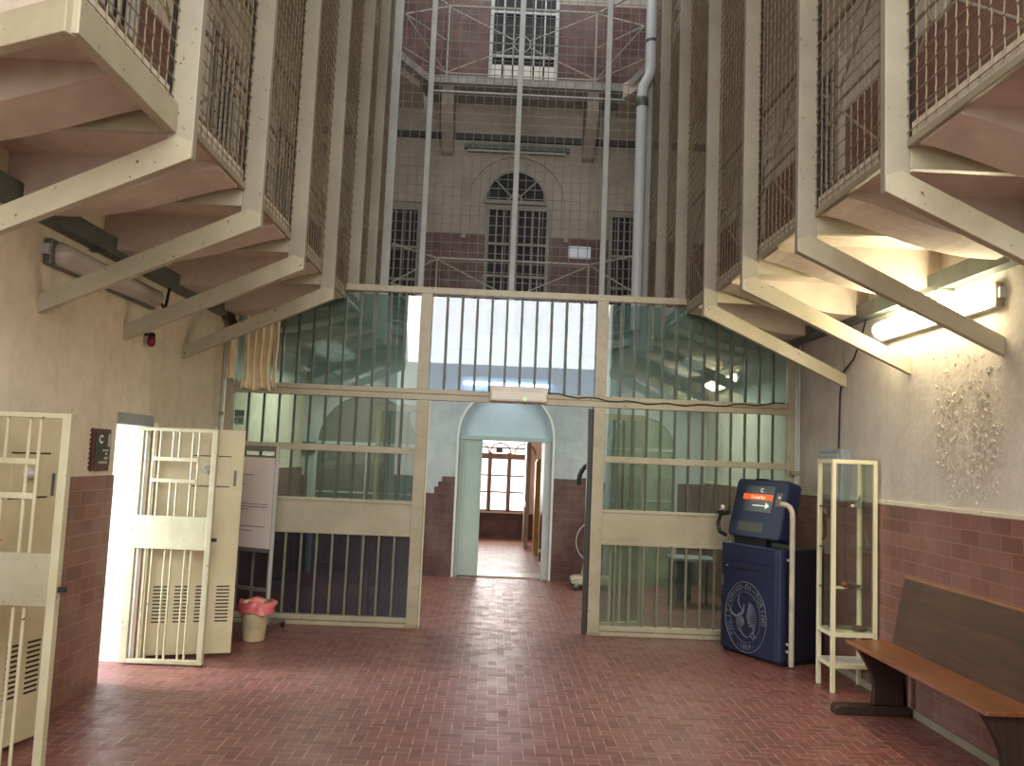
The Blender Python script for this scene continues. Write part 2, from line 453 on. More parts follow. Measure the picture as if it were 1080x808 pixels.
# far window
FRM = paint('greyed_window_frame', (166,140,128), .5)
wn = bpy.data.objects.new('window_1', None); COL.objects.link(wn); wn.location = (-.1, RY, .54); wn['kind'] = 'structure'
fr = MB()
zs = [.56, .93, 1.26, 1.60]
cols = [-.95, -.48, -.08, .31, .70]
for x in cols: fr.box(x-.04, x+.04, RY-.02, RY+.06, .54, 1.72)
for z in zs[1:3]: fr.box(-.95, .72, RY, RY+.05, z-.014, z+.014)
fr.box(-.95, .72, RY-.02, RY+.06, .54, .575).box(-.95, .72, RY-.03, RY+.06, 1.59, 1.70).box(-.95, .72, RY, RY+.05, 1.80, 1.83)
part(fr, 'window_frame', FRM, wn)
part(MB().box(-.95, .72, RY+.07, RY+.08, .54, 2.2), 'bright_pane', emis('overcast_daylight_pane', (255,250,246), 1.9), wn)
tr = MB()
for cx in (-.32, .12, .62): tr.arcpoly(cx, 1.70, .20, .222, 0, PI, RY-.03, RY, 16)
part(tr, 'arched_tracery', paint('brown_tracery', (120,92,78), .5), wn)
part(MB().box(-1.0, .78, RY-.1, RY+.02, .515, .545), 'window_sill', ROOMW, wn)
# exit box, open inner leaf, yellow locker
tag(MB().box(.03, .16, RY-.1, RY-.03, 1.72, 1.80).build('exit_lamp_box', STEEL), 'small dark box hanging before the far window arch', 'box')
il = thing('inner_door', 'greyish wooden door leaf standing open beside the far window', 'door', (.66, 15.2, 0))
part(MB().box(.60, .66, 15.1, 15.9, .02, 2.0), 'panel', paint('greybrown_door', (176,156,142), .5), il, .004)
part(MB().box(.585, .60, 15.15, 15.85, .12, .75).box(.585, .60, 15.15, 15.85, .85, 1.9), 'raised_panel', paint('greybrown_door_panel', (160,140,128), .5), il, .004)
lk = thing('locker', 'tall mustard yellow locker in the far room right of the doorway', 'locker', (.86, 14.4, 0))
part(MB().box(.74, 1.1, 14.2, 14.75, .01, 1.62), 'body', paint('mustard_paint', (204,160,62), .45), lk, .006)
part(MB().box(.72, .74, 14.23, 14.72, .06, 1.58), 'door', paint('mustard_door', (196,150,56), .45), lk, .004)
rl = thing('door_rail', 'dark brown push rail with white fittings on the right passage wall', 'rail', (.72, 12.6, 0))
part(MB().tube([(.725, 12.4, .12), (.725, 12.4, .80)], .014), 'bar', paint('brown_rail', (96,48,34), .5), rl)
part(MB().box(.70, .745, 12.38, 12.42, .80, .84), 'fitting', WHITEPL, rl)
part(MB().box(.70, .745, 12.38, 12.42, .26, .30), 'fitting', WHITEPL, rl)

# ------------------------------------------------------------------ end wall dark arches behind the partition
def arch_panel(name, cx, r, sp, m, mf, lab, bars=True):
    t = bpy.data.objects.new(name, None); COL.objects.link(t); t.location = (cx, E, 0); t['kind'] = 'structure'
    n = 20
    poly = [(cx-r, 0.0)] + [(cx+r*math.cos(PI-PI*i/n), sp+r*math.sin(PI-PI*i/n)) for i in range(n+1)] + [(cx+r, 0.0)]
    part(MB().prism(poly, 'y', E-.02, E+.01), 'panel', m, t)
    f = MB().arcpoly(cx, sp, r, r+.05, 0, PI, E-.05, E).box(cx-r-.05, cx-r, E-.05, E, 0, sp).box(cx+r, cx+r+.05, E-.05, E, 0, sp)
    f.box(cx-r, cx+r, E-.035, E-.02, sp-.02, sp+.02).box(cx-r, cx+r, E-.03, E-.02, sp*.62-.01, sp*.62+.01).box(cx-.012, cx+.012, E-.03, E-.02, 0, sp)
    part(f, 'surround', mf, t)
arch_panel('door_2', -1.72, .66, 1.72, paint('dim_green_door', (92,98,86), .5), PLASTE, '')
arch_panel('door_3', 2.0, .44, 1.80, paint('sage_green_door', (140,152,124), .5), PLASTE, '')
tag(MB().box(-2.62+.05, -2.40, E-.12, E-.01, 1.60, 1.72).build('wall_socket_box', STEEL, bevel=.006), 'small grey box on the end wall seen through the left glass', 'box')

# ------------------------------------------------------------------ galleries: slabs and corbels
def slab(side, z0, z1, edge, name):
    s = 1 if side == 'r' else -1
    wx = WR if s > 0 else WL
    poly = [(edge, 2.74), (edge, 10.05), (edge-s*.35, 10.7), (edge-s*.35, E), (wx, E), (wx, 3.25)]
    return struct(MB().prism(poly, 'z', z0, z1), name, SOFF)
sl = slab('l', 3.085, F1-.02, A-.112, 'gallery_slab_left'); sr = slab('r', 3.085, F1-.02, B+.112, 'gallery_slab_right')
slab('l', 6.45, F2, A-.165, 'upper_gallery_slab_left'); slab('r', 6.45, F2, B+.165, 'upper_gallery_slab_right')
def corbel(s, y):
    wx = WR if s > 0 else WL; e = B if s > 0 else A
    tip = e + s*.12; L = abs(wx - tip)
    pts = [(tip, 3.085)]
    for i in range(13):
        t = i/12
        pts.append((tip + s*L*t, 3.05 - .21*math.sin(PI/2*min(1, t/.85))**1.3))
    pts.append((wx, 3.085))
    return MB().prism(pts, 'y', y, y+.32)
for s, o in ((-1, sl), (1, sr)):
    for i in range(-1, 7):
        y = 3.59 + 1.08*i + .68
        c = corbel(s, y).build('plaster_corbel', SOFF); c.parent = o
    mb = MB()
# end balconies across the crossing
for z, nm in ((F1, 'end_balcony_slab'), (F2, 'upper_end_balcony_slab')):
    struct(MB().prism([(A-.02, 10.06), (-1.09, 10.7), (1.54, 10.7), (B+.02, 10.06), (B+.02, 10.3), (1.54, E), (-1.09, E), (A-.02, 10.3)], 'z', z-.105, z), nm, paint('grey_stone_'+nm, (176,172,166), .7))
for x in (-.83, 1.12):
    b = MB().prism([(10.78, 6.54), (E, 6.54), (E, 5.78), (E-.1, 5.80), (10.9, 6.1), (10.78, 6.28)], 'x', x-.08, x+.08)
    struct(b, 'stone_console', PLASTU)
struct(MB().box(WL, WR, E-.06, E, 6.02, 6.10), 'trim_13', paint('dark_beam', (84,82,80), .6))
struct(MB().tube([(-1.09, 10.72, 6.43), (1.54, 10.72, 6.43)], .016), 'trim_14', GREYP)

# ------------------------------------------------------------------ steel cages along both galleries
def wiremesh(y0, y1, z0, z1, x, cell=.08, r=.0036, crimp=True, s=-1):
    b = MB(); n = max(1, round((y1-y0)/cell)); step = (y1-y0)/n
    for i in range(n+1):
        y = y0+step*i
        if crimp:
            k = int((z1-z0)/(cell/2)); pts = [(x, y+(.0028 if j % 2 else -.0028), z0+(z1-z0)*j/k) for j in range(k+1)]
        else: pts = [(x, y, z0), (x, y, z1)]
        b.tube(pts, r, 4, cap=False)
    z = z0+.03
    while z < z1:
        b.tube([(x-s*.005, y0, z), (x-s*.005, y1, z)], r, 4, cap=False); z += cell
    return b
def cage(s, label):
    e = B if s > 0 else A; wx = WR if s > 0 else WL
    t = thing('gallery_cage', label, 'cage', (e, 2.72, 2.85), 'cages along the first floor galleries')
    def P(mb, n, m, bv=.004): return part(mb, n, m, t, bv)
    ys = PY[:7]
    for i, y in enumerate(ys):
        grey = i >= 6
        P(MB().box(min(e, e+s*.115), max(e, e+s*.115), y+.09*(i == 4), y+.05+.09*(i == 4), 2.857 if i < 4 else 2.99, TOP-.4), 'post', GREYP if grey else POSTM)
        P(MB().box(min(e+s*.115, wx), max(e+s*.115, wx), y+.002+.09*(i == 4), y+.048+.09*(i == 4), 2.97, 3.075), 'cross_beam', CREAM)
        if i < 4:
            e_ = e+s*.003; poly = [(e_, 2.854), (e_, 2.93), (e+s*.075, 2.955), (wx, 2.412), (wx, 2.304)]
            P(MB().prism(poly, 'y', y-.006, y+.046), 'brace', CREAM)
    yy = [2.72] + ys
    for i in range(len(yy)-1):
        y0, y1 = yy[i]+.05*(i > 0), yy[i+1]
        a, b_ = e+s*.075, e+s*.125
        if i == 0 and s < 0: P(MB().box(min(a, b_), max(a, b_), y0, y1, 2.965, 3.10), 'bottom_rail', CREAM)
        else: P(MB().box(min(e+s*.098, b_), max(e+s*.098, b_), y0, y1, 3.062, 3.10), 'bottom_rail', CREAM_D)
        part(wiremesh(y0, y1, 3.10, TOP-.4, e+s*.105, .08, crimp=i < 3, s=s), 'wire_mesh_panel', WIRE, t)
        # thin frame of each mesh panel
        P(MB().box(min(e+s*.11, e+s*.125), max(e+s*.11, e+s*.125), y1-.02, y1+.004, 3.10, TOP-.4), 'panel_frame', BLACK if i < 3 else WIRE, 0)
    # chamfered end beam returning to the wall
    P(MB().bar((e+s*.10, 2.72, 3.025), (wx, 3.24, 3.025), .05, .13), 'end_beam', CREAM)
    return t
cage(-1, 'cream steel cage of posts, braces and wire mesh along the left gallery')
cage(1, 'cream steel cage of posts, braces and wire mesh along the right gallery')

# net across the void behind the partition
t = thing('safety_net_screen', 'grey wire net on three thin uprights closing the void above the glass partition', 'net', (.14, PY[6], 3.0))
for x in (-.99, .12, 1.225):
    part(MB().box(x-.033, x+.033, PY[6]-.02, PY[6]+.03, 2.99, TOP-.4), 'upright', GREYP, t, .004)
b = MB(); x = A+.05
while x < B:
    b.tube([(x, PY[6]+.035, 3.0), (x, PY[6]+.035, TOP-.4)], .0045, 4, cap=False); x += .113
z = 3.05
while z < TOP-.4:
    b.tube([(A, PY[6]+.04, z), (B, PY[6]+.04, z)], .0045, 4, cap=False); z += .118
part(b, 'wire_net', WIREG, t)

# balustrades: top rail, mid rail, posts, crossed bars and a ring
def balustrade(p0, p1, z, label, group, m, npan=1, half=None):
    p0 = Vector((*p0, 0)); p1 = Vector((*p1, 0)); c = (p0+p1)/2
    t = thing('balustrade', label, 'railing', (c.x, c.y, z), group)
    def at(f, h): q = p0.lerp(p1, f); return Vector((q.x, q.y, z+h))
    part(MB().tube([at(0, .99), at(1, .99)], .015, 8), 'top_rail', m, t)
    part(MB().tube([at(0, .50), at(1, .50)], .009, 8), 'mid_rail', m, t)
    part(MB().tube([at(0, .05), at(1, .05)], .010, 8), 'bottom_rail', m, t)
    dirv = (p1-p0).normalized()
    if half is not None:
        for h in (.97, .06): part(MB().tube([at(half, .5), at(1-half, h)], .009, 8), 'diagonal', m, t)
    else:
        for k in range(npan):
            f0, f1 = k/npan, (k+1)/npan; fm = (f0+f1)/2
            cc = at(fm, .50)
            for f, h in ((f0, .97), (f1, .97), (f0, .06), (f1, .06)):
                q = at(f, h); dd = (q-cc).normalized()
                part(MB().tube([cc+dd*.11, q], .009, 8), 'diagonal', m, t)
            part(MB().tube([cc + dirv*.11*math.cos(a*PI/10) + Vector((0,0,1))*.11*math.sin(a*PI/10) for a in range(20)], .009, 8, closed=True), 'ring', m, t)
            for f in ((f0, f1) if k == npan-1 else (f0,)):
                part(MB().tube([at(f, 0), at(f, .99)], .013, 8), 'upright', m, t)
    return t
RAILD = paint('dull_railing_paint', (134,124,106), .5, (110,102,86), 4)
RAILM = paint('railing_paint', (188,184,172), .45, (164,158,144), 4)
gb = 'balustrades with ringed crosses'
for s, e, nm in ((-1, A-.17, 'left'), (1, B+.17, 'right')):
    balustrade((e, 2.85), (e, 6.30), F1, 'balustrade with ringed crosses behind the mesh, near half of the %s first floor gallery' % nm, gb, RAILD, 3)
    balustrade((e, 6.30), (e, 9.95), F1, 'balustrade with ringed crosses behind the mesh, far half of the %s first floor gallery' % nm, gb, RAILD, 3)
    balustrade((e+s*.05, 6.6), (e+s*.05, 9.95), F2, 'balustrade behind the mesh on the %s upper gallery' % nm, gb, RAILD, 3)
for z, nm in ((F1, 'lower'), (F2, 'upper')):
    balustrade((-.86, 10.75), (1.13, 10.75), z, 'straight balustrade in front of the %s grille door on the end wall' % nm, gb, RAILM, 1)
    balustrade((A+.02, 10.12), (-.88, 10.74), z, 'short angled balustrade left of the %s end balcony' % nm, gb, RAILM, 1, 0)
    balustrade((1.15, 10.74), (B-.02, 10.12), z, 'short angled balustrade right of the %s end balcony' % nm, gb, RAILM, 1, 1)

# grey pipe with an elbow in front of the right far post
t = thing('drain_pipe', 'pale grey drain pipe with an elbow beside the right far cage post', 'pipe', (B-.02, PY[6]-.09, 3.25))
px = B-.045; py = PY[6]-.085
part(MB().tube([(px, py, 3.22), (px, py, 6.15), (px+.01, py, 6.28), (px+.09, py, 6.44), (px+.10, py, 6.55), (px+.10, py, TOP-.5)], .068, 14), 'pipe', paint('pipe_grey', (200,204,204), .4, (184,188,190), 3), t)
part(MB().lathe([(.071, 6.02), (.078, 6.04), (.078, 6.12), (.071, 6.14)], (px, py, 0), 16), 'collar', STEEL, t)
part(MB().lathe([(.070, 6.86), (.074, 6.87), (.074, 6.89), (.070, 6.90)], (px+.10, py, 0), 16), 'collar', STEEL, t)

# ------------------------------------------------------------------ upper doors and windows in the end wall
GRM = paint('grille_paint', (152,148,138), .5, (128,124,114), 4)
def grille_door(name, x0, x1, z0, z1, nx, rows, kind='door', lower=None, m=GRM):
    t = bpy.data.objects.new(name, None); COL.objects.link(t); t.location = ((x0+x1)/2, E, z0); t['kind'] = 'structure'
    part(MB().box(x0, x1, E-.02, E+.01, z0, z1), 'dark_glazing', DARK, t)
    f = MB().box(x0-.05, x0, E-.06, E, z0, z1+.05).box(x1, x1+.05, E-.06, E, z0, z1+.05).box(x0, x1, E-.06, E, z1, z1+.05)
    part(f, 'frame', m, t)
    g = MB()
    for i in range(1, nx): g.box(x0+(x1-x0)*i/nx-.011, x0+(x1-x0)*i/nx+.011, E-.05, E-.02, z0, z1)
    for z in rows: g.box(x0, x1, E-.055, E-.02, z-.018, z+.018)
    part(g, 'grille', m, t)
    if lower: part(MB().box(x0, x1, E-.05, E-.02, z0, lower), 'kick_panel', WHITEPL, t)
    return t
grille_door('door_4', -.21, .58, F1, 5.03, 8, (3.7, 4.1, 4.55))
grille_door('door_5', -.27, .60, F2, 8.6, 6, (7.25, 7.9), lower=7.12, m=GREYP)
grille_door('window_2', -1.60, -1.20, 3.6, 4.97, 4, (4.0, 4.45))
grille_door('window_3', 1.50, 1.83, 3.6, 5.0, 4, (4.0, 4.45))
t = bpy.data.objects.new('window_4', None); COL.objects.link(t); t.location = (.15, E, 5.16); t['kind'] = 'structure'
n = 20; poly = [(.14+.40*math.cos(PI*i/n), 5.17+.40*math.sin(PI*i/n)) for i in range(n+1)]
part(MB().prism(poly, 'y', E-.02, E+.01), 'dark_glazing', DARK, t)
f = MB().arcpoly(.14, 5.17, .40, .43, 0, PI, E-.05, E).box(-.29, .57, E-.06, E, 5.12, 5.17).arcpoly(.14, 5.17, .07, .10, 0, PI, E-.05, E-.02)
for a in (PI/4, PI/2, 3*PI/4): f.bar((.14+.09*math.cos(a), E-.035, 5.17+.09*math.sin(a)), (.14+.40*math.cos(a), E-.035, 5.17+.40*math.sin(a)), .022, .02, (0,1,0))
part(f, 'fan_frame', GRM, t)
mo = MB().arcpoly(.15, 5.12, .68, .74, 0, PI, E-.03, E).box(-.59, -.53, E-.03, E, 4.62, 5.12).box(.83, .89, E-.03, E, 4.62, 5.12)
struct(mo, 'trim_15', PLASTU)
struct(MB().box(WL, -1.1, E-.03, E, 5.10, 5.14).box(1.42, WR, E-.03, E, 5.10, 5.14), 'trim_16', PLASTU)
tag(MB().box(.90, 1.21, E-.03, E-.012, 4.40, 4.57).build('wall_notice', emis('self_lit_notice', (190,196,204), .25)), 'small white notice right of the barred door on the first floor end wall', 'sign')  # paper notice brightened by a faint glow in its material
nl = MB()
for k in range(4): nl.box(.93, 1.18-.05*(k % 2), E-.034, E-.03, 4.53-.035*k, 4.537-.035*k)
lampb = thing('strip_lamp', 'unlit grey strip lamp above the arch moulding on the end wall', 'lamp', (.13, E-.08, 5.88))
part(MB().box(-.60, .86, E-.10, E, 5.88, 5.94), 'housing', STEEL, lampb, .005)
part(MB().tube([(-.56, E-.06, 5.86), (.82, E-.06, 5.86)], .02), 'tube', GREYP, lampb)
# ladders of cell doors along the upper side walls
DOORW = paint('greyish_cell_door', (176,170,158), .5, (150,144,134), 3)
def cell_door_upper(name, s, y, z):
    x = WR if s > 0 else WL
    t = bpy.data.objects.new(name, None); COL.objects.link(t); t.location = (x, y, z); t['kind'] = 'structure'
    def bx(a, b, y0, y1, z0, z1): return MB().box(min(x-s*a, x-s*b), max(x-s*a, x-s*b), y0, y1, z0, z1)
    part(bx(0, .03, y-.36, y+.36, z, z+1.95), 'recess_shade', DARK, t)  # flat dark sheet paints the shade of a recess
    f = bx(0, .07, y-.44, y-.36, z, z+2.03); f.v += []; 
    part(f, 'jamb', DOORW, t); part(bx(0, .07, y+.36, y+.44, z, z+2.03), 'jamb', DOORW, t)
    part(bx(0, .07, y-.36, y+.36, z+1.95, z+2.03), 'lintel', DOORW, t)
    part(bx(.03, .055, y-.34, y+.34, z+.02, z+.75), 'lower_panel', DOORW, t)
    g = MB()
    for k in range(7):
        yy = y-.33+.11*k; g.box(min(x-s*.03, x-s*.05), max(x-s*.03, x-s*.05), yy-.01, yy+.01, z+.75, z+1.95)
    part(g, 'bars', DOORW, t)
k = 6
for s in (-1, 1):
    for y in ((5.0, 7.2, 9.3) if s < 0 else (7.3, 9.4)):
        cell_door_upper('door_%d' % k, s, y, F1); k += 1
    for y in (7.2, 9.4):
        cell_door_upper('door_%d' % k, s, y, F2); k += 1

# ------------------------------------------------------------------ glazed bar partition
pt = thing('glazed_partition', 'cream steel and glass partition with vertical bars across the hall around the doorway', 'partition', (.15, D, 0))
def PP(mb, n, m=CREAM, bv=.004): return part(mb, n, m, pt, bv)
Y0, Y1 = D, D+.07
def riv(mb, x0, x1, z0, z1, horiz, step=.19):
    # little bolt heads on the face of a member
    L = (x1-x0) if horiz else (z1-z0); k = max(1, int(L/step))
    for i in range(k):
        f = (i+.5)/k
        if horiz: c = (x0+L*f, Y0-.003, (z0+z1)/2 + (.018 if i % 2 else -.018))
        else: c = ((x0+x1)/2 + (.022 if i % 2 else -.022), Y0-.003, z0+L*f)
        mb.lathe([(.0001, -.002), (.006, -.001), (.007, .004)], c, 6, 'y')
    return mb
def member(x0, x1, z0, z1, n):
    mb = MB().box(x0, x1, Y0, Y1, z0, z1); PP(mb, n)
XL0, XL1 = -2.56, -2.49; XR0, XR1 = 2.785, 2.86
PLa, PLb, PRa, PRb = -.755, -.645, .93, 1.04
member(XL0, XL1, 0, 2.95, 'jamb'); member(XR0, XR1, 0, 2.95, 'jamb')
member(PLa, PLb, 0, 2.125, 'post'); member(PRa, PRb, 0, 2.125, 'post')
member(PLa-.01, PLb-.01, 2.23, 3.15, 'post'); member(PRa, PRb, 2.23, 3.15, 'post')
member(-1.49, 1.81, 3.15, 3.212, 'top_rail')
member(XL1, XR0, 2.185, 2.23, 'mid_rail'); member(XL1, XR0, 2.125, 2.180, 'mid_rail')
PP(MB().box(XL0, XR1, Y0+.01, Y1+.02, 2.178, 2.187), 'rail_gap', CREAM_D, 0)
for xa, xb in ((XL1, PLa), (PRb, XR0)):
    member(xa, xb, 1.605, 1.665, 'rail')
    member(xa, xb, 0.0, .035, 'bottom_rail'); member(xa, xb, .045, .09, 'bottom_rail')
    PP(MB().box(xa, xb, Y0+.015, Y1, .03, .05), 'rail_gap', CREAM_D, 0)
    ip = PP(MB().box(xa, xb, Y0+.012, Y1-.01, .835, 1.165), 'infill_panel', CREAM)
    part(MB().box(xa, xb, Y0, Y0+.03, 1.135, 1.165), 'panel_edge', CREAM, ip, .004); part(MB().box(xa, xb, Y0, Y0+.03, .835, .86), 'panel_edge', CREAM, ip, .004)
    for z0, z1 in ((.09, .835), (1.165, 1.605), (1.665, 2.125)):
        PP(MB().box(xa, xb, Y0+.055, Y0+.06, z0, z1), 'glass_pane', GLASS_N if z0 < .5 and xa < 0 else GLASS, 0)
    n = round((xb-xa)/.139); st = (xb-xa)/n
    for i in range(1, n):
        x = xa+st*i
        PP(MB().box(x-.010, x+.010, Y0+.02, Y0+.042, .09, .835), 'bar', BARP, 0)
        PP(MB().box(x-.010, x+.010, Y0+.02, Y0+.042, 1.165, 2.125), 'bar', BARM, 0)
for xa, xb in ((XL1, PLa-.01), (PLb-.01, PRa), (PRb, XR0)):
    PP(MB().box(xa, xb, Y0+.055, Y0+.06, 2.23, 3.13), 'glass_pane', GLASS_U if xa < 0 < xb else GLASS_S, 0)
    n = round((xb-xa)/.139); st = (xb-xa)/n
    for i in range(1, n):
        x = xa+st*i
        zt = 3.15 if -1.49 < x < 1.81 else 3.0
        PP(MB().box(x-.011, x+.011, Y0+.02, Y0+.045, 2.23, zt), 'bar', BARM, 0)
for x0, x1, z0, z1, h in ((PLa, PLb, .1, 2.1, 0), (PRa, PRb, .1, 2.1, 0), (PLa, PLb, 2.3, 3.1, 0), (PRa, PRb, 2.3, 3.1, 0),
                          (XL1, XR0, 2.19, 2.225, 1), (XL1, PLa, 1.61, 1.66, 1), (PRb, XR0, 1.61, 1.66, 1), (-1.45, 1.78, 3.16, 3.2, 1)):
    PP(riv(MB(), x0, x1, z0, z1, h, .17 if not h else .3), 'bolt_heads', CREAM_D, 0)
PP(MB().box(PRa-.045, PRa-.004, Y0+.02, Y1+.03, 0, 2.11), 'door_jamb', paint('dark_green_jamb', (54,58,50), .5), .003)
PP(MB().box(PLb+.002, PLb+.014, Y0+.01, Y1, 0, 2.12), 'door_jamb', CREAM_L, .003)
for xx in (PLa, PRa):
    PP(MB().box(xx-.008, xx+.118, Y0-.008, Y1+.008, 0, .03), 'foot_plate', CREAM_D, .003)

# glazed gate leaves folded back behind the partition
def gate_leaf(p0, p1, label):
    p0 = Vector((*p0, 0)); p1 = Vector((*p1, 0)); L = (p1-p0).length
    M = Matrix.Translation((p0.x, p0.y, 0)) @ Matrix.Rotation(math.atan2(p1.y-p0.y, p1.x-p0.x), 4, 'Z')
    t = thing('glazed_gate_leaf', label, 'gate', (p0.x, p0.y, 0), 'glazed gate leaves')
    def Q(mb, n, m): return part(mb.xf(M), n, m, t, .002)
    for x0, x1, z0, z1, nm in ((0, .035, .02, 2.08, 'stile'), (L-.035, L, .02, 2.08, 'stile'), (.035, L-.035, .02, .09, 'rail'), (.035, L-.035, 2.02, 2.08, 'rail')):
        Q(MB().box(x0, x1, -.02, .02, z0, z1), nm, CREAM_L)
    Q(MB().box(.035, L-.035, -.015, .015, .84, 1.16), 'panel', CREAM)
    n = 4
    for i in range(1, n):
        x = .035+(L-.07)*i/n
        Q(MB().box(x-.009, x+.009, -.012, .012, .09, .84), 'bar', CREAM_L); Q(MB().box(x-.009, x+.009, -.012, .012, 1.16, 2.02), 'bar', BARM)
    Q(MB().box(.035, L-.035, .013, .017, .09, .84), 'glass_pane', GLASS); Q(MB().box(.035, L-.035, .013, .017, 1.16, 2.02), 'glass_pane', GLASS)
gate_leaf((1.02, 8.06), (1.49, 8.22), 'glazed gate leaf folded back behind the glass right of the doorway')
gate_leaf((-.72, 8.06), (-1.16, 8.24), 'glazed gate leaf folded back behind the glass left of the doorway')

# emergency light over the doorway
t = thing('emergency_light', 'long white emergency light box with green indicator over the doorway', 'lamp', (.2, D, 2.13))
part(MB().box(-.067, .474, D-.075, D, 2.14, 2.285), 'housing', paint('offwhite_plastic', (222,212,200), .35), t, .01)
part(MB().box(-.05, .457, D-.083, D-.075, 2.155, 2.235), 'diffuser', WHITEPL, t, .004)
part(MB().lathe([(.0001, -.004), (.007, -.003), (.008, .002)], (.265, D-.086, 2.165), 8, 'y'), 'indicator', emis('green_led', (70,255,90), 6), t)
# loose cable along the mid rail
pts = [(.48+(2.75-.48)*i/24, D-.012, 2.235-.055*math.sin(PI*i/24)+.012*math.sin(i*1.7)) for i in range(25)]
tag(MB().tube(pts, .006, 6).build('loose_cable', BLACK), 'dark cable sagging along the right half of the partition mid rail', 'cable')
# sign on the glass
t = thing('door_notice', 'small dark lettered notice on the leftmost glass pane', 'sign', (-2.43, D+.04, 1.82))
part(MB().box(-2.475, -2.385, D+.045, D+.05, 1.82, 1.96), 'sheet', paint('grey_green_sheet', (150,172,162), .5), t)
tx = blur_row(.078, .045, 5, True); tx.xf(Matrix.Translation((-2.43, D+.043, 1.925)) @ Matrix.Rotation(PI/2, 4, 'X')); part(tx, 'lettering', BLACK, t)
tx = blur_row(.078, .045, 6, True); tx.xf(Matrix.Translation((-2.43, D+.043, 1.855)) @ Matrix.Rotation(PI/2, 4, 'X')); part(tx, 'lettering', BLACK, t)

# curtains hanging at the left end
def curtain(x0, x1, z0, z1, pinch, label):
    nx, nz = 48, 14; vs = []; fs = []
    for j in range(nz+1):
        v = j/nz
        for i in range(nx+1):
            u = i/nx; sq = 1-pinch*math.sin(PI*min(1, v*1.25))*.35
            x = (x0+x1)/2 + (u-.5)*(x1-x0)*sq + .006*math.sin(9*v+3*u)
            y = D-.062 + .028*math.sin(u*2*PI*((x1-x0)/.075) + 1.2*v) + .008*math.sin(5*v)
            vs.append((x, y, z0+(z1-z0)*v + .012*math.sin(u*11)*(1-v)))
    for j in range(nz):
        for i in range(nx):
            a = j*(nx+1)+i; fs.append((a, a+1, a+nx+2, a+nx+1))
    o = MB().add(vs, fs, True).build('curtain', CURT)
    m = o.modifiers.new('thick', 'SOLIDIFY'); m.thickness = .003
    return tag(o, label, 'curtain', 'cream curtains')
CURT = paint('cream_curtain_cloth', (240,228,198), .8, (222,204,166), 8)
curtain(-2.56, -2.47, 2.235, 2.93, 0, 'narrow cream curtain strip against the left wall jamb')
curtain(-2.42, -2.12, 2.15, 2.93, .5, 'wide gathered cream curtain overhanging the partition mid rail')
curtain(-2.13, -2.07, 2.17, 2.95, .8, 'thin twisted cream curtain end nearest the middle of the hall')
t = thing('curtain_rod', 'thin rod holding the cream curtains under the left gallery', 'rod', (-2.3, D-.06, 2.95))
part(MB().tube([(-2.585, D-.06, 2.95), (-2.0, D-.06, 2.95)], .007, 8), 'rod', STEEL, t)

# vertical conduits by the partition ends
t = thing('conduit_pipe', 'bluish grey conduit standing in the left corner by the partition', 'pipe', (WL+.012, D-.04, 0), 'corner conduits')
part(MB().tube([(WL+.016, D-.05, 1.4), (WL+.016, D-.05, 2.85)], .012, 8), 'pipe', GREYP, t); part(MB().box(WL, WL+.034, D-.07, D-.03, 1.9, 1.93), 'clip', CREAM_D, t)
t = thing('conduit_pipe', 'bluish white conduit standing in the right corner by the partition', 'pipe', (WR-.012, D-.04, 0), 'corner conduits')
part(MB().tube([(WR-.016, D-.05, 1.42), (WR-.016, D-.05, 2.85)], .014, 8), 'pipe', paint('bluish_conduit', (200,208,220), .4), t); part(MB().box(WR-.09, WR, D-.07, D-.03, 1.56, 1.60), 'clip', CREAM_D, t)

# ------------------------------------------------------------------ wall trays, lamps, cables
def tray(s, label):
    x = WR-.004 if s > 0 else WL+.004
    t = thing('cable_tray', label, 'cable tray', (x, 5.5, 2.82), 'steel cable trays')
    a, b = x-s*.09, x
    part(MB().box(min(a, b), max(a, b), 2.6, 7.6, 2.90, 2.915), 'top_flange', STEEL, t)
    part(MB().box(min(a, a+s*.012), max(a, a+s*.012), 2.6, 7.6, 2.815, 2.90), 'web', STEEL, t)
    part(MB().box(min(a, b), max(a, b), 2.6, 7.6, 2.80, 2.815), 'bottom_flange', STEEL, t)
    for y in (3.4, 5.2, 7.0):
        part(MB().box(min(x-s*.11, x), max(x-s*.11, x), y-.02, y+.02, 2.785, 2.80), 'bracket', STEEL, t)
    pts = [(x-s*.05, 7.55, 2.855), (x-s*.055, 7.66, 2.85), (x-s*.07, 7.75, 2.82), (x-s*.08, 7.82, 2.76)]
    part(MB().tube(pts, .042, 12), 'flexible_sleeve', BLACK if s < 0 else STEEL, t)
tray(-1, 'dark steel cable tray running along the top of the left wall')
tray(1, 'dark steel cable tray running along the top of the right wall')
LIT = emis('lit_diffuser', (255,242,202), 44.0)
LAMPC = paint('clear_ribbed_cover', (196,186,178), .12, (176,166,158), 2)
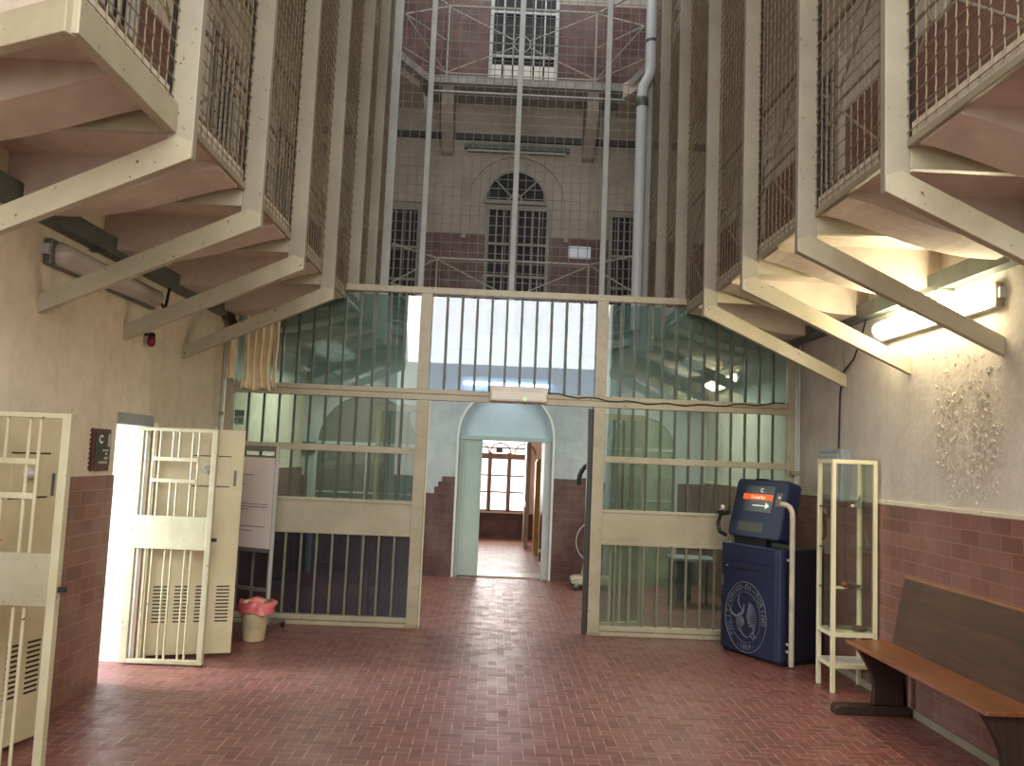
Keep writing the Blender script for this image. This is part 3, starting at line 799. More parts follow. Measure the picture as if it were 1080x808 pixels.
def wall_lamp(s, label, lit):
    x = WR if s > 0 else WL
    t = thing('wall_lamp', label, 'lamp', (x, 5.4, 2.65), 'long strip lamps')
    y0, y1 = 4.70, 6.10
    part(MB().box(min(x, x-s*.05), max(x, x-s*.05), y0-.03, y1+.03, 2.585, 2.735), 'housing', STEEL if not lit else CREAM_D, t, .01)
    n = 12; vs = []; fs = []
    ring = []
    for k in range(n+1):
        a = -PI/2+PI*k/n
        ring.append((x-s*(.05+.085*math.cos(a)), 2.66+.068*math.sin(a)))
    ys = [(y0, .25), (y0+.015, .8), (y0+.04, 1), (y1-.04, 1), (y1-.015, .8), (y1, .25)]
    for yy, sc in ys:
        for q in ring: vs.append((x-s*.05+(q[0]-(x-s*.05))*sc, yy, 2.66+(q[1]-2.66)*sc))
    m_ = n+1
    for i in range(len(ys)-1):
        for k in range(n): fs.append((i*m_+k, i*m_+k+1, (i+1)*m_+k+1, (i+1)*m_+k))
    fs.append(tuple(range(m_))); fs.append(tuple(range((len(ys)-1)*m_, len(ys)*m_)))
    part(MB().add(vs, fs, True), 'diffuser', LIT if lit else LAMPC, t)
    for yy in (y0-.05, y1+.03):
        part(MB().box(min(x, x-s*.04), max(x, x-s*.04), yy, yy+.03, 2.64, 2.70), 'end_clip', GREYP, t)
    return t
wall_lamp(1, 'lit white strip lamp on the right wall under the gallery', True)
wall_lamp(-1, 'unlit strip lamp with clear cover on the left wall under the gallery', False)
tag(MB().tube([(WL+.07, 6.14, 2.66), (WL+.09, 6.2, 2.60), (WL+.07, 6.26, 2.55), (WL+.05, 6.30, 2.62), (WL+.06, 6.33, 2.79)], .011, 8).build('lamp_cable', BLACK), 'short looped black cable between left strip lamp and tray', 'cable')
t = thing('red_beacon', 'small red bulb with dark cap on the left wall below a brace', 'lamp', (WL+.075, 6.10, 2.32))
part(MB().lathe([(.0001, 2.305), (.018, 2.308), (.029, 2.33), (.030, 2.355), (.022, 2.385), (.012, 2.395)], (WL+.05, 6.10, 0), 14), 'bulb', paint('red_lens', (126,18,26), .15), t)
part(MB().lathe([(.026, 2.375), (.026, 2.40), (.012, 2.412), (.0001, 2.414)], (WL+.05, 6.10, 0), 12).box(WL, WL+.05, 6.09, 6.11, 2.385, 2.405), 'cap', BLACK, t)
pts = [(WR-.05, 6.35, 2.80), (WR-.04, 6.50, 2.62), (WR-.03, 6.62, 2.52), (WR-.02, 6.86, 2.43), (WR-.012, 6.93, 2.25), (WR-.012, 6.95, 1.80)]
tag(MB().tube(pts, .008, 8).build('power_cable', paint('blue_black_cable', (34,38,54), .4)), 'blue black cable dropping down the right wall to the grey box', 'cable')
t = thing('junction_box', 'grey electrical box on the right wall behind the glass cabinet', 'box', (WR-.05, 6.94, 1.36))
part(MB().box(WR-.09, WR-.001, 6.72, 7.16, 1.37, 1.79), 'body', paint('grey_box', (150,158,166), .4), t, .008)
part(MB().box(WR-.10, WR-.09, 6.76, 7.12, 1.41, 1.75), 'lid', paint('pale_box_lid', (184,186,180), .35), t, .005)

# lamp above the arch on the end wall, lit
t = thing('strip_lamp', 'lit cool white strip lamp on the end wall above the arch', 'lamp', (.13, E-.05, 2.6))
part(MB().box(-.50, .76, E-.05, E, 2.62, 2.70), 'housing', GREYP, t, .005)
part(MB().tube([(-.46, E-.07, 2.60), (.72, E-.07, 2.60)], .022, 10), 'tube', emis('cool_tube', (206,228,255), 17.0), t)

# peeling flakes on the right wall
fl = MB()
for i in range(300):
    y = random.gauss(5.28 if i % 3 == 0 else 4.90, .085); z = random.gauss(1.90, .24)
    if not (4.55 < y < 5.6 and 1.44 < z < 2.42): continue
    r = random.uniform(.006, .019); k = random.randint(4, 6); a0 = random.random()*6
    tilt = random.uniform(.001, .008)
    ring = [(WR-.002-tilt*(.5+.5*math.cos(2*PI*q/k)), y+r*random.uniform(.5, 1.2)*math.cos(a0+2*PI*q/k), z+r*random.uniform(.5, 1.2)*math.sin(a0+2*PI*q/k)) for q in range(k)]
    back = [(WR+.001, p[1], p[2]) for p in ring]
    fl.add(ring+back, [list(range(k))] + [(q, (q+1) % k, k+(q+1) % k, k+q) for q in range(k)])
tag(fl.build('peeling_paint', PLASTR), 'curled flakes of peeling paint on the right wall above the tiles', 'paint flakes', kind='stuff')

# ------------------------------------------------------------------ cells behind the left wall
def cell(y0, y1, nm, bright):
    x0 = WL-.32
    b = MB().box(x0-1.9, x0-1.8, y0-.5, y1+.7, 0, 2.5).box(x0-1.8, x0, y0-.6, y0-.5, 0, 2.5).box(x0-1.8, x0, y1+.7, y1+.8, 0, 2.5).box(x0-1.8, x0, y0-.5, y1+.7, 2.5, 2.6)
    struct(b, 'wall_cell_'+nm, WHITEW)
    struct(MB().box(x0-1.8, x0, y0-.5, y1+.7, -.05, .004), 'floor_cell_'+nm, FLOORM)
    w_ = bpy.data.objects.new('window_%d' % (5 if nm == 'far' else 6), None); COL.objects.link(w_); w_.location = (x0-1.8, (y0+y1)/2, 1.3); w_['kind'] = 'structure'
    part(MB().box(x0-1.80, x0-1.79, y0-.1, y1+.3, 1.0, 2.1), 'daylight_pane', emis('cell_daylight_'+nm, (214,232,255), bright), w_)
    f = MB()
    for k in range(6): f.box(x0-1.79, x0-1.77, y0-.1+k*(y1-y0+.4)/5-.01, y0-.1+k*(y1-y0+.4)/5+.01, 1.0, 2.1)
    part(f, 'bars', STEEL, w_)
cell(*OB, 'far', 26.0)
cell(*OA, 'near', 5.0)
# reveals and lintels in painted steel
for (y0, y1), nm in ((OA, 17), (OB, 18)):
    b = MB().box(WL-.32, WL-.02, y1-.012, y1, 0, OH-.02).box(WL-.32, WL-.02, y0, y0+.012, 0, OH-.02)
    struct(b, 'trim_%d' % nm, WHITEW)
    struct(MB().box(WL-.30, WL+.006, y0-.01, y1+.01, OH-.03, OH+.05), 'trim_%d' % (nm+2), paint('lintel_grey_%d' % nm, (170,172,170), .5))

# barred gates
BARW = paint('white_bar_paint', (208,200,170), .42, (184,174,142), 5, spots=(90,78,60))
GATEP = paint('pale_green_cream_gate', (202,198,168), .42, (182,176,144), 3, spots=(104,94,72))
def barred_gate(x0, x1, y, label, panel_m=GATEP, scr=False):
    t = thing('barred_gate', label, 'gate', (x0, y, 0), 'barred cell gates')
    z0, zA, zB, z1 = .012, .835, 1.075, 1.725
    W = x1-x0
    def G(mb, n, m=GATEP, bv=.003): return part(mb, n, m, t, bv)
    G(MB().box(x0, x0+.055, y-.02, y+.02, z0, z1), 'hinge_stile'); G(MB().box(x1-.04, x1, y-.025, y+.02, z0, z1), 'lock_stile')
    G(MB().box(x0+.055, x1-.04, y-.02, y+.02, z1-.025, z1), 'top_rail'); G(MB().box(x0+.055, x1-.04, y-.02, y+.02, z0, z0+.03), 'bottom_rail')
    G(MB().box(x0+.02, x1-.02, y-.022, y+.022, zA, zB), 'middle_panel', panel_m)
    fr_ = [.155, .235, .395, .475, .645, .725]
    za, zb = 1.335, 1.495
    for i, f in enumerate(fr_):
        x = x0+.04+(W-.02)*f
        def rod(a, b): G(MB().tube([(x, y, a), (x, y, b)], .0085, 8), 'bar', BARW, 0)
        rod(z0+.02, zA)
        if i in (2, 3): rod(zB, za); rod(zb, z1-.02)
        else: rod(zB, z1-.02)
    xa, xb = x0+.04+(W-.02)*.155, x0+.04+(W-.02)*.72
    for z in (za, zb): G(MB().box(xa, xb, y-.012, y+.010, z-.014, z+.014), 'hatch_rail', BARW)
    G(MB().box(x1-.006, x1+.035, y-.012, y+.012, .90, .925), 'lock_bolt', paint('dark_iron', (48,40,34), .5))
    G(MB().tube([(x1-.02, y, z1), (x1-.02, y, z1+.025)], .010, 8), 'top_pivot', CREAM_D)
    G(MB().box(x1-.05, x1, y-.02, y+.02, -.0, .012), 'foot', BLACK)
    if scr:
        pts = [(x1-.42+.008*i, y-.024, .96+.035*math.sin(i*.55)) for i in range(12)]
        G(MB().tube(pts, .0035, 5), 'pencil_scrawl', INK, 0)
    return t
barred_gate(-2.665, -2.06, 6.29, 'open barred gate at the far left cell, before the cream louvred door')
barred_gate(-2.62, -1.985, 3.97, 'open barred gate at the left edge of view with scrawl on its panel', CREAM, True)
# solid louvred doors behind the gates
def louvred_door(p0, p1, label, grp='louvred cell doors'):
    p0 = Vector((*p0, 0)); p1 = Vector((*p1, 0)); L = (p1-p0).length
    M = Matrix.Translation((p0.x, p0.y, 0)) @ Matrix.Rotation(math.atan2(p1.y-p0.y, p1.x-p0.x), 4, 'Z')
    t = thing('louvred_door', label, 'door', (p0.x, p0.y, 0), grp)
    def Q(mb, n, m=CREAM, bv=.003): return part(mb.xf(M), n, m, t, bv)
    DOORM = CREAM2
    lf_ = Q(MB().box(0, L, 0, .045, .03, 1.735), 'leaf', DOORM, .005)
    def Q(mb, n, m=CREAM, bv=.003): return part(mb.xf(M), n, m, lf_, bv)
    Q(MB().box(L*.45, L*.85, -.004, 0, 1.30, 1.52), 'hatch', DOORM, .002)
    Q(MB().box(L*.44, L*.86, -.003, .0005, 1.29, 1.297).box(L*.44, L*.86, -.003, .0005, 1.523, 1.53), 'hatch_slot', BLACK, 0)
    Q(MB().lathe([(.0001, -.05), (.012, -.048), (.034, -.015), (.036, 0)], (L*.62, -.004, 1.42), 14, 'y'), 'peephole_cone', GREYP, 0)
    slots = MB()
    for c in range(4):
        for r in range(11):
            x = L*(.14+.22*c); z = .27+.026*r
            slots.box(x, x+L*.14, -.0025, .0005, z, z+.010)
    Q(slots, 'louvre_slots', BLACK, 0)
    Q(MB().box(L*.90, L*.93, -.006, 0, 1.30, 1.42), 'keyhole_plate', STEEL, .001)
    return t
CREAM2 = paint('warm_cream_door', (206,196,162), .42, (188,176,140), 2.5)
ld = louvred_door((-2.60, 6.395), (-1.955, 6.60), 'open cream steel door with louvre slots behind the far barred gate')
part(MB().box(-2.577, -2.54, 6.35, 6.39, 0, 1.76), 'frame_post', CREAM2, ld, .003)
louvred_door((-2.52, 4.05), (-2.375, 4.66), 'cream steel door with louvre slots folded against the wall at left edge')
# tiny red and green thing stuck in the near gate
t = thing('paper_bow', 'small red and green bow resting on the near gate panel', 'ornament', (-2.33, 3.965, 1.077))
part(MB().add([(-2.42, 3.95, 1.085), (-2.33, 3.955, 1.095), (-2.28, 3.96, 1.125), (-2.30, 3.97, 1.09), (-2.35, 3.965, 1.078), (-2.41, 3.965, 1.076)], [(0,1,2,3,4,5)]).add([(-2.28,3.96,1.125),(-2.26,3.962,1.135),(-2.285,3.965,1.10)], [(0,1,2)]), 'ribbon', paint('red_ribbon', (170,44,52), .6), t)
part(MB().lathe([(.0001, 1.075), (.014, 1.08), (.012, 1.10), (.0001, 1.105)], (-2.355, 3.96, 0), 8), 'knot', paint('green_knot', (30,140,90), .6), t)

# plaque on the left wall
t = thing('wall_plaque', 'dark plaque with white text and saw-toothed reddish edge on the left wall', 'sign', (WL+.012, 5.53, 1.40))
part(MB().box(WL, WL+.018, 5.42, 5.66, 1.41, 1.685), 'backing', paint('oxblood_frame', (96,46,40), .5), t, .003)
b = MB()
for i in range(9): z = 1.425+.030*i; b.prism([(5.42, z), (5.42, z+.022), (5.398, z+.004)], 'x', WL, WL+.016)
part(b, 'toothed_edge', paint('oxblood_teeth', (90,42,36), .5), t)
part(MB().box(WL+.018, WL+.021, 5.445, 5.655, 1.445, 1.66), 'face', paint('black_face', (28,28,30), .4), t)
part(MB().box(WL+.021, WL+.022, 5.615, 5.648, 1.57, 1.655), 'emblem_patch', paint('pale_patch', (190,190,180), .5), t)
MT = lambda y, z: Matrix.Translation((WL+.0215, y, z)) @ Matrix.Rotation(PI/2, 4, 'Z') @ Matrix.Rotation(PI/2, 4, 'X')
tx = text_mb('C', .075, .0006, bold=.003); tx.xf(MT(5.515, 1.615)); part(tx, 'lettering', WHITEPL, t)
for y, z, wdt, h, sd in ((5.59, 1.545, .085, .013, 1), (5.60, 1.522, .03, .012, 2), (5.605, 1.494, .06, .016, 3), (5.565, 1.466, .13, .019, 4)):
    part(blur_row(wdt, h, sd, True).xf(MT(y, z)), 'lettering', WHITEPL, t)

# ------------------------------------------------------------------ notice board on castors
BP0 = Vector((-1.945, 7.58, 0)); BP1 = Vector((-2.455, 7.80, 0))
t = thing('notice_board', 'wheeled notice board with printed sheet half hidden behind the cream door', 'notice board', (-2.2, 7.69, 0))
al = paint('dull_aluminium', (150,150,146), .35, (128,128,126), 6, metal=.5)
dirb = (BP1-BP0).normalized(); nb = Vector((-dirb.y, dirb.x, 0)); nb = nb if nb.y < 0 else -nb
def bp(f, z, o=0): q = BP0.lerp(BP1, f) + nb*o; return (q.x, q.y, z)
for f in (0, 1):
    part(MB().bar(bp(f, .06), bp(f, 1.63), .03, .03, (1,0,0)), 'upright', GREYP, t, .003)
    part(MB().bar(bp(f, .06, .30), bp(f, .06, -.24 if f == 0 else -.05), .03, .03), 'foot', al, t, .003)
    for o in ((.29, -.23) if f == 0 else (.29,)):
        c = bp(f, .027, o); part(MB().lathe([(.0001, -.012), (.026, -.012), (.027, 0), (.026, .012), (.0001, .012)], c, 12, 'x'), 'castor', BLACK, t)
for z, h in ((1.60, .05), (1.53, .02), (.69, .03), (.35, .035)):
    part(MB().bar(bp(0, z), bp(1, z), .022, h), 'rail', al, t, .002)
part(MB().add([bp(.03, .71, .012), bp(1, .71, .012), bp(1, 1.52, .012), bp(.03, 1.52, .012)], [(0,1,2,3)]), 'sheet', PAPER, t)
b = MB()
for f0, f1, z in ((.42, 1, 1.36), (.6, .95, 1.27), (.12, 1, 1.10), (.12, 1, 1.075), (.5, .98, 1.05), (.15, 1, .90), (.4, .98, .86)):
    q0, q1 = bp(f0, z, .014), bp(f1, z, .014); b.bar(q0, q1, .001, .005)
part(b, 'printed_lines', INK, t)
# bin
bx_, by_ = -1.95, 7.20
t = thing('waste_bin', 'cream plastic waste bin lined with a pink bag beside the notice board', 'bin', (bx_, by_, 0))
part(MB().lathe([(.0001, .006), (.084, 0), (.090, .01), (.116, .315), (.120, .32), (.112, .315), (.086, .015)], (bx_, by_, 0), 22), 'body', paint('cream_plastic', (222,206,166), .4), t)
n = 26; vs = []; fs = []
prof = [(.100, .25), (.110, .315), (.122, .332), (.132, .315), (.140, .275), (.145, .238)]
for j, (r, h) in enumerate(prof):
    for k in range(n):
        a = 2*PI*k/n; rr = r*(1+.07*math.sin(5*a+j)+.04*math.sin(9*a+2*j)); hh = h+.012*math.sin(4*a+j*.4)
        if j >= 2: rr *= 1+.45*max(0, math.cos(a+.2))**6*(1 if j == 3 else .5)
        vs.append((bx_+rr*math.cos(a), by_+rr*math.sin(a), hh))
for j in range(len(prof)-1):
    for k in range(n): fs.append((j*n+k, j*n+(k+1) % n, (j+1)*n+(k+1) % n, (j+1)*n+k))
part(MB().add(vs, fs, True), 'bag', paint('pink_bag', (214,110,110), .3, (190,84,88), 14, bmp=.4), t)

# ------------------------------------------------------------------ terminal kiosk
e1 = Vector((.45, -.893, 0)).normalized(); e2 = Vector((.893, .45, 0)).normalized()
KL = Vector((2.06, 7.56, 0)); KW, KD, KH = .72, .53, .95
KM = Matrix(((e1.x, e2.x, 0, KL.x), (e1.y, e2.y, 0, KL.y), (0, 0, 1, 0), (0, 0, 0, 1)))   # local x along the front, y into the body
t = thing('information_kiosk', 'navy blue information kiosk with tilted screen head and university crest', 'kiosk', (2.45, 7.35, 0))
def K(mb, n, m, bv=0, M=KM, p=None): return part(mb.xf(M), n, m, p or t, bv)
K(MB().box(0.01, KW-.005, .05, KD, .0, .03), 'plinth', BLACK)
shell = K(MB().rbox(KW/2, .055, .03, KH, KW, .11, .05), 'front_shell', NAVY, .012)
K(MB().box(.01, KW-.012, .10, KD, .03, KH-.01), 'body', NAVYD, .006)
K(MB().box(.03, KW-.03, -.004, .004, .80, .803), 'panel_seam', BLACK, p=shell)
K(MB().box(.22, .50, -.003, .006, .735, .745), 'slot', BLACK, p=shell)
K(MB().lathe([(.0001, -.008), (.012, -.006), (.012, .002)], (.10, 0, .745), 10, 'y'), 'lock', STEEL, p=shell)
K(MB().box(.035, .055, -.006, .004, .56, .66), 'side_handle', STEEL, p=shell)
# crest
EC = (.335, .335); rx, rz = .245, .295
CREST = paint('crest_grey', (118,124,134), .6)
def ell(f, n=56, a0=0, a1=2*PI): return [(EC[0]+rx*f*math.cos(a0+(a1-a0)*i/n), -.0035, EC[1]+rz*f*math.sin(a0+(a1-a0)*i/n)) for i in range(n)]
em = MB().tube(ell(1), .0035, 4, closed=True).tube(ell(.72), .0022, 4, closed=True)
def stroke(pts, r): em.tube([(EC[0]+rx*.7*x, -.0035, EC[1]+rz*.7*z) for x, z in pts], r, 5)
stroke([(-.62+.52*math.cos(a), .38+.42*math.sin(a)) for a in [PI*1.1+PI*1.0*i/12 for i in range(13)]], [.003+.008*math.sin(PI*i/12) for i in range(13)])
stroke([(-.45, .85), (-.52, .6), (-.40, .40), (-.22, .30), (-.30, .12)], .005)
for i in range(13):
    a = -.6+2.0*i/12
    stroke([(.05+.12*math.cos(a), -.12+.10*math.sin(a)), (.20+.62*math.cos(a)*.9, -.05+.68*math.sin(a))], [.0025, .0055])
for i in range(12):
    a = PI*.75+1.6*i/11
    stroke([(.0+.1*math.cos(a), -.2+.1*math.sin(a)), (-.02+.62*math.cos(a), -.24+.50*math.sin(a))], [.0025, .005])
stroke([(.25, -.35), (.42, -.30), (.60, -.42), (.55, -.62), (.70, -.72), (.52, -.82), (.35, -.70), (.48, -.55)], .006)
stroke([(-.35, -.55), (-.1, -.75), (.15, -.82), (.3, -.74)], .005)
K(em, 'crest_emblem', CREST, p=shell)
def ring_text(s, a_start, a_end, inward=False, size=.062):
    b = MB()
    for i, ch in enumerate(s):
        a = a_start+(a_end-a_start)*i/(len(s)-1)
        px_, pz = EC[0]+rx*.855*math.cos(a), EC[1]+rz*.855*math.sin(a)
        tx = text_mb(ch, size, .0006, bold=.0008)
        tang = math.atan2(rz*math.cos(a), -rx*math.sin(a)) + (PI if not inward else 0)
        M = Matrix.Translation((px_, -.004, pz)) @ Matrix.Rotation(PI/2, 4, 'X') @ Matrix.Rotation(tang, 4, 'Z')
        tx.xf(M); b.add(tx.v, tx.f)
    return b
_a0, _a1 = PI*1.22, -.02*PI
for i0, wd_ in ((0, 'POLITECNICO'), (12, 'DI'), (15, 'TORINO')):
    K(ring_text(wd_, _a0+(_a1-_a0)*i0/20, _a0+(_a1-_a0)*(i0+len(wd_)-1)/20), 'crest_lettering', CREST, p=shell)
for i0 in (11, 14):
    a = _a0+(_a1-_a0)*i0/20
    tx = MB().bar((EC[0]+rx*.855*math.cos(a)-.012*math.sin(a), -.004, EC[1]+rz*.855*math.sin(a)+.012*math.cos(a)), (EC[0]+rx*.855*math.cos(a)+.012*math.sin(a), -.004, EC[1]+rz*.855*math.sin(a)-.012*math.cos(a)), .003, .007, (0,1,0))
    K(tx, 'crest_dash', CREST, p=shell)
K(ring_text('-1859-', PI*1.38, PI*1.64, True), 'crest_year', CREST, p=shell)
# head, reclined
HM = KM @ Matrix.Translation((.055, .03, 1.01)) @ Matrix.Rotation(math.radians(-14), 4, 'X')
HW, HH, HT = .62, .52, .15
hb = MB().rbox(HW/2, HH/2, 0, HT, HW, HH, .045)          # modelled flat, then stood up
Rst = Matrix(((1,0,0,0), (0,0,1,0), (0,1,0,0), (0,0,0,1)))
hb.xf(Rst); head = K(hb, 'screen_head', NAVY, .012, HM)
K(MB().box(.13, .47, -.002, .004, .23, .46), 'screen', paint('dark_screen', (34,34,32), .25), 0, HM, p=head)
K(MB().box(.115, .465, -.0045, -.001, .335, .385), 'orange_band', emis('orange_band', (240,96,44), .55), 0, HM, p=head)
K(MB().box(.11, .41, -.002, .004, .055, .135), 'keypad_plate', paint('grey_plate', (84,84,80), .4), 0, HM, p=head)
K(MB().box(.505, .565, -.004, .004, .29, .405), 'card_reader', paint('reader_grey', (112,110,100), .4), .002, HM, p=head)
K(MB().box(.535, .55, -.008, -.003, .36, .375), 'reader_light', emis('pale_light', (230,236,220), .6), 0, HM, p=head)
b = MB().bar((.24, -.004, .285), (.40, -.004, .285), .002, .008).add([(.395, -.004, .258), (.395, -.004, .318), (.44, -.004, .286)], [(0,1,2)])
K(b, 'arrow', emis('arrow_white', (226,234,214), .5), 0, HM, p=head)
RX = Matrix.Rotation(PI/2, 4, 'X')
tx = blur_row(.17, .026, 7); tx.xf(Matrix.Translation((.30, -.0055, .358)) @ RX); K(tx, 'band_lettering', emis('band_white', (255,226,206), .7), 0, HM, p=head)
tx = text_mb('C', .05, .0005, bold=.002); tx.xf(Matrix.Translation((.325, -.004, .42)) @ RX); K(tx, 'screen_letter', emis('screen_white', (210,210,204), .4), 0, HM, p=head)
K(MB().box(.22, .36, -.006, .06, HH-.012, HH+.006), 'top_catch', BLACK, .004, HM, p=head)
K(MB().box(.12, .50, .06, .12, .94, 1.06), 'neck', BLACK)
cb = [(.05, .03, 1.20), (-.01, .01, 1.18), (-.03, .0, 1.10), (-.005, .0, 1.03), (.06, .02, 1.005)]
K(MB().tube(cb, .018, 8), 'handset_cable', BLACK)
K(MB().box(-.03, .06, -.01, .05, 1.18, 1.225), 'handset_cradle', BLACK, .008)
K(MB().lathe([(.0001, -.006), (.02, -.004), (.022, .01)], (.03, -.01, 1.25), 10, 'y'), 'hook', WHITEPL)
# pole with bent top
pl = [(KW+.045, .09, .012), (KW+.045, .09, 1.20), (KW+.043, .088, 1.255), (KW+.03, .078, 1.295), (KW+.005, .06, 1.315), (KW-.035, .035, 1.32)]
K(MB().tube(pl, [.022]*6, 14), 'grab_pole', paint('offwhite_pole', (206,196,178), .4), 0)
for z in (.12, .18, .86): K(MB().tube([(KW-.01, .09, z), (KW+.03, .09, z)], .012, 8), 'pole_bracket', GREYP)

# ------------------------------------------------------------------ glass display cabinet
VX0, VX1, VY0, VY1, VH = 2.525, 2.865, 6.205, 6.50, 1.70
t = thing('display_cabinet', 'tall narrow glass display cabinet with pale frame beside the bench', 'display cabinet', ((VX0+VX1)/2, (VY0+VY1)/2, 0))
VM = paint('pale_ivory_frame', (226,220,186), .4, (210,204,168), 3)
def V(mb, n, m=VM, bv=.002): return part(mb, n, m, t, bv)
pw = .03
for x in (VX0, VX1-pw):
    for y in (VY0, VY1-pw): V(MB().box(x, x+pw, y, y+pw, 0, VH), 'leg')
def frame_ring(z, h):
    V(MB().box(VX0+pw, VX1-pw, VY0, VY0+.02, z, z+h), 'rail'); V(MB().box(VX0+pw, VX1-pw, VY1-.02, VY1, z, z+h), 'rail')
    V(MB().box(VX0, VX0+.02, VY0+pw, VY1-pw, z, z+h), 'rail'); V(MB().box(VX1-.02, VX1, VY0+pw, VY1-pw, z, z+h), 'rail')
frame_ring(VH-.03, .03); frame_ring(.40, .03); frame_ring(.175, .03)
for z in (.415, .19): V(MB().box(VX0+.02, VX1-.02, VY0+.02, VY1-.02, z, z+.012), 'base_shelf', WHITEPL)
for z in (.74, 1.04, 1.345): V(MB().box(VX0+.012, VX1-.012, VY0+.012, VY1-.012, z, z+.006), 'glass_shelf', CLEAR, 0)
for z in (.74, 1.04, 1.345):
    for x in (VX0+.015, VX1-.015):
        for y in (VY0+.04, VY1-.04): V(MB().box(x-.008, x+.008, y-.01, y+.01, z-.012, z), 'shelf_peg', STEEL, 0)
V(MB().box(VX0+pw, VX1-pw, VY0+.008, VY0+.012, .43, VH-.03), 'glass_pane', CLEAR, 0); V(MB().box(VX0+pw, VX1-pw, VY1-.012, VY1-.008, .43, VH-.03), 'glass_pane', CLEAR, 0)
V(MB().box(VX0+.008, VX0+.012, VY0+pw, VY1-pw, .43, VH-.03), 'glass_pane', CLEAR, 0); V(MB().box(VX1-.012, VX1-.008, VY0+pw, VY1-pw, .43, VH-.03), 'glass_pane', CLEAR, 0)
# exhibits
def lump(name, x, y, z, sx, sy, sz, m, label, cat):
    vs = []; fs = []; n, k = 14, 8
    for j in range(k+1):
        ph = PI*j/k
        for i in range(n):
            th = 2*PI*i/n; w_ = 1+.16*math.sin(3*th+j)+.1*math.sin(5*th+2*j)
            vs.append((x+sx*w_*math.sin(ph)*math.cos(th), y+sy*w_*math.sin(ph)*math.sin(th), z+sz*(1-math.cos(ph))))
    for j in range(k):
        for i in range(n): fs.append((j*n+i, j*n+(i+1) % n, (j+1)*n+(i+1) % n, (j+1)*n+i))
    return tag(MB().add(vs, fs, True).build(name, m), label, cat)
GSH = [.427, .746, 1.046, 1.351]
lump('brown_loaf', 2.78, 6.31, GSH[0]+.001, .055, .04, .022, paint('loaf_brown', (96,72,54), .7), 'brown lumpy exhibit on the floor of the glass cabinet', 'exhibit')
tag(MB().box(2.60, 2.76, 6.36, 6.46, GSH[0], GSH[0]+.018).build('grey_book', paint('grey_book', (120,112,88), .6), bevel=.003), 'grey book lying at the back of the lowest cabinet shelf', 'book')
tag(MB().box(2.56, 2.70, 6.24, 6.34, GSH[0], GSH[0]+.004).build('paper_sheet', paint('yellowed_sheet', (226,226,180), .6)), 'pale sheet of paper on the lowest cabinet shelf', 'paper')
lump('clay_figure', 2.685, 6.36, GSH[1], .022, .02, .02, paint('clay_red', (150,86,66), .6), 'small reddish clay piece on the second lowest cabinet shelf', 'exhibit')
tag(MB().lathe([(.0001, GSH[1]), (.03, GSH[1]), (.055, GSH[1]+.012), (.052, GSH[1]+.012), (.028, GSH[1]+.004), (.0001, GSH[1]+.004)], (2.77, 6.38, 0), 18).build('dark_dish', paint('dark_dish', (86,74,66), .4)), 'flat dark dish on the second lowest cabinet shelf', 'dish')
tag(MB().box(2.57, 2.65, 6.26, 6.36, GSH[1], GSH[1]+.003).build('exhibit_card', paint('yellow_card', (236,232,176), .6)), 'pale yellow card on the second lowest cabinet shelf', 'card')
g = MB().add([(2.79, 6.43, GSH[3]), (2.84, 6.43, GSH[3]), (2.835, 6.43, GSH[3]+.09), (2.79, 6.44, GSH[3]), (2.84, 6.44, GSH[3]), (2.835, 6.44, GSH[3]+.09)], [(0,1,2),(5,4,3),(0,3,4,1),(1,4,5,2),(2,5,3,0)])
tag(g.build('glass_shard', paint('grey_shard', (120,124,118), .3)), 'grey pointed piece on the top cabinet shelf', 'exhibit')
tag(MB().box(2.745, 2.765, 6.38, 6.40, GSH[3], GSH[3]+.012).build('small_cube', WHITEPL), 'tiny white block on the top cabinet shelf', 'exhibit')

# ------------------------------------------------------------------ bench
t = thing('wooden_bench', 'long wooden bench with orange brown seat and high dark back', 'bench', (2.65, 5.0, 0))
BY0, BY1 = 4.20, 5.86
def W(mb, n, m, bv=.004): return part(mb, n, m, t, bv)
seat = MB().prism([(2.475, .432), (2.485, .455), (2.79, .462), (2.79, .432)], 'y', BY0, BY1)
W(seat, 'seat', SEATW, .006)
bk = W(MB().prism([(2.755, .45), (2.785, .45), (2.876, .905), (2.846, .905)], 'y', BY0-.02, BY1-.10), 'backrest', BACKW, .005)
W(MB().prism([(2.843, .900), (2.874, .900), (2.876, .912), (2.845, .912)], 'y', BY0-.02, BY1-.10), 'back_edge', wood('worn_edge', (150,108,72), (110,76,50), .4), .002).parent = bk
def leg_profile():
    pts = [(2.50, .432)]
    for i in range(11):
        a = i/10
        pts.append((2.505+.115*math.sin(PI*.5*min(1, a*1.25))-.02*a*a, .415-.345*a))
    pts += [(2.83, .06), (2.83, .10), (2.80, .432)]
    return pts
for y in (BY0+.06, BY1-.17):
    W(MB().prism(leg_profile(), 'y', y, y+.05), 'leg', LEGW)
    W(MB().prism([(2.335, 0), (2.335, .045), (2.36, .062), (2.84, .062), (2.855, .05), (2.855, 0)], 'y', y-.02, y+.07), 'foot', LEGW, .008)
    W(MB().box(2.80, 2.835, y, y+.05, .06, .44), 'rear_strut', wood('strut_brown', (120,84,70), (96,66,54), .5, 2))

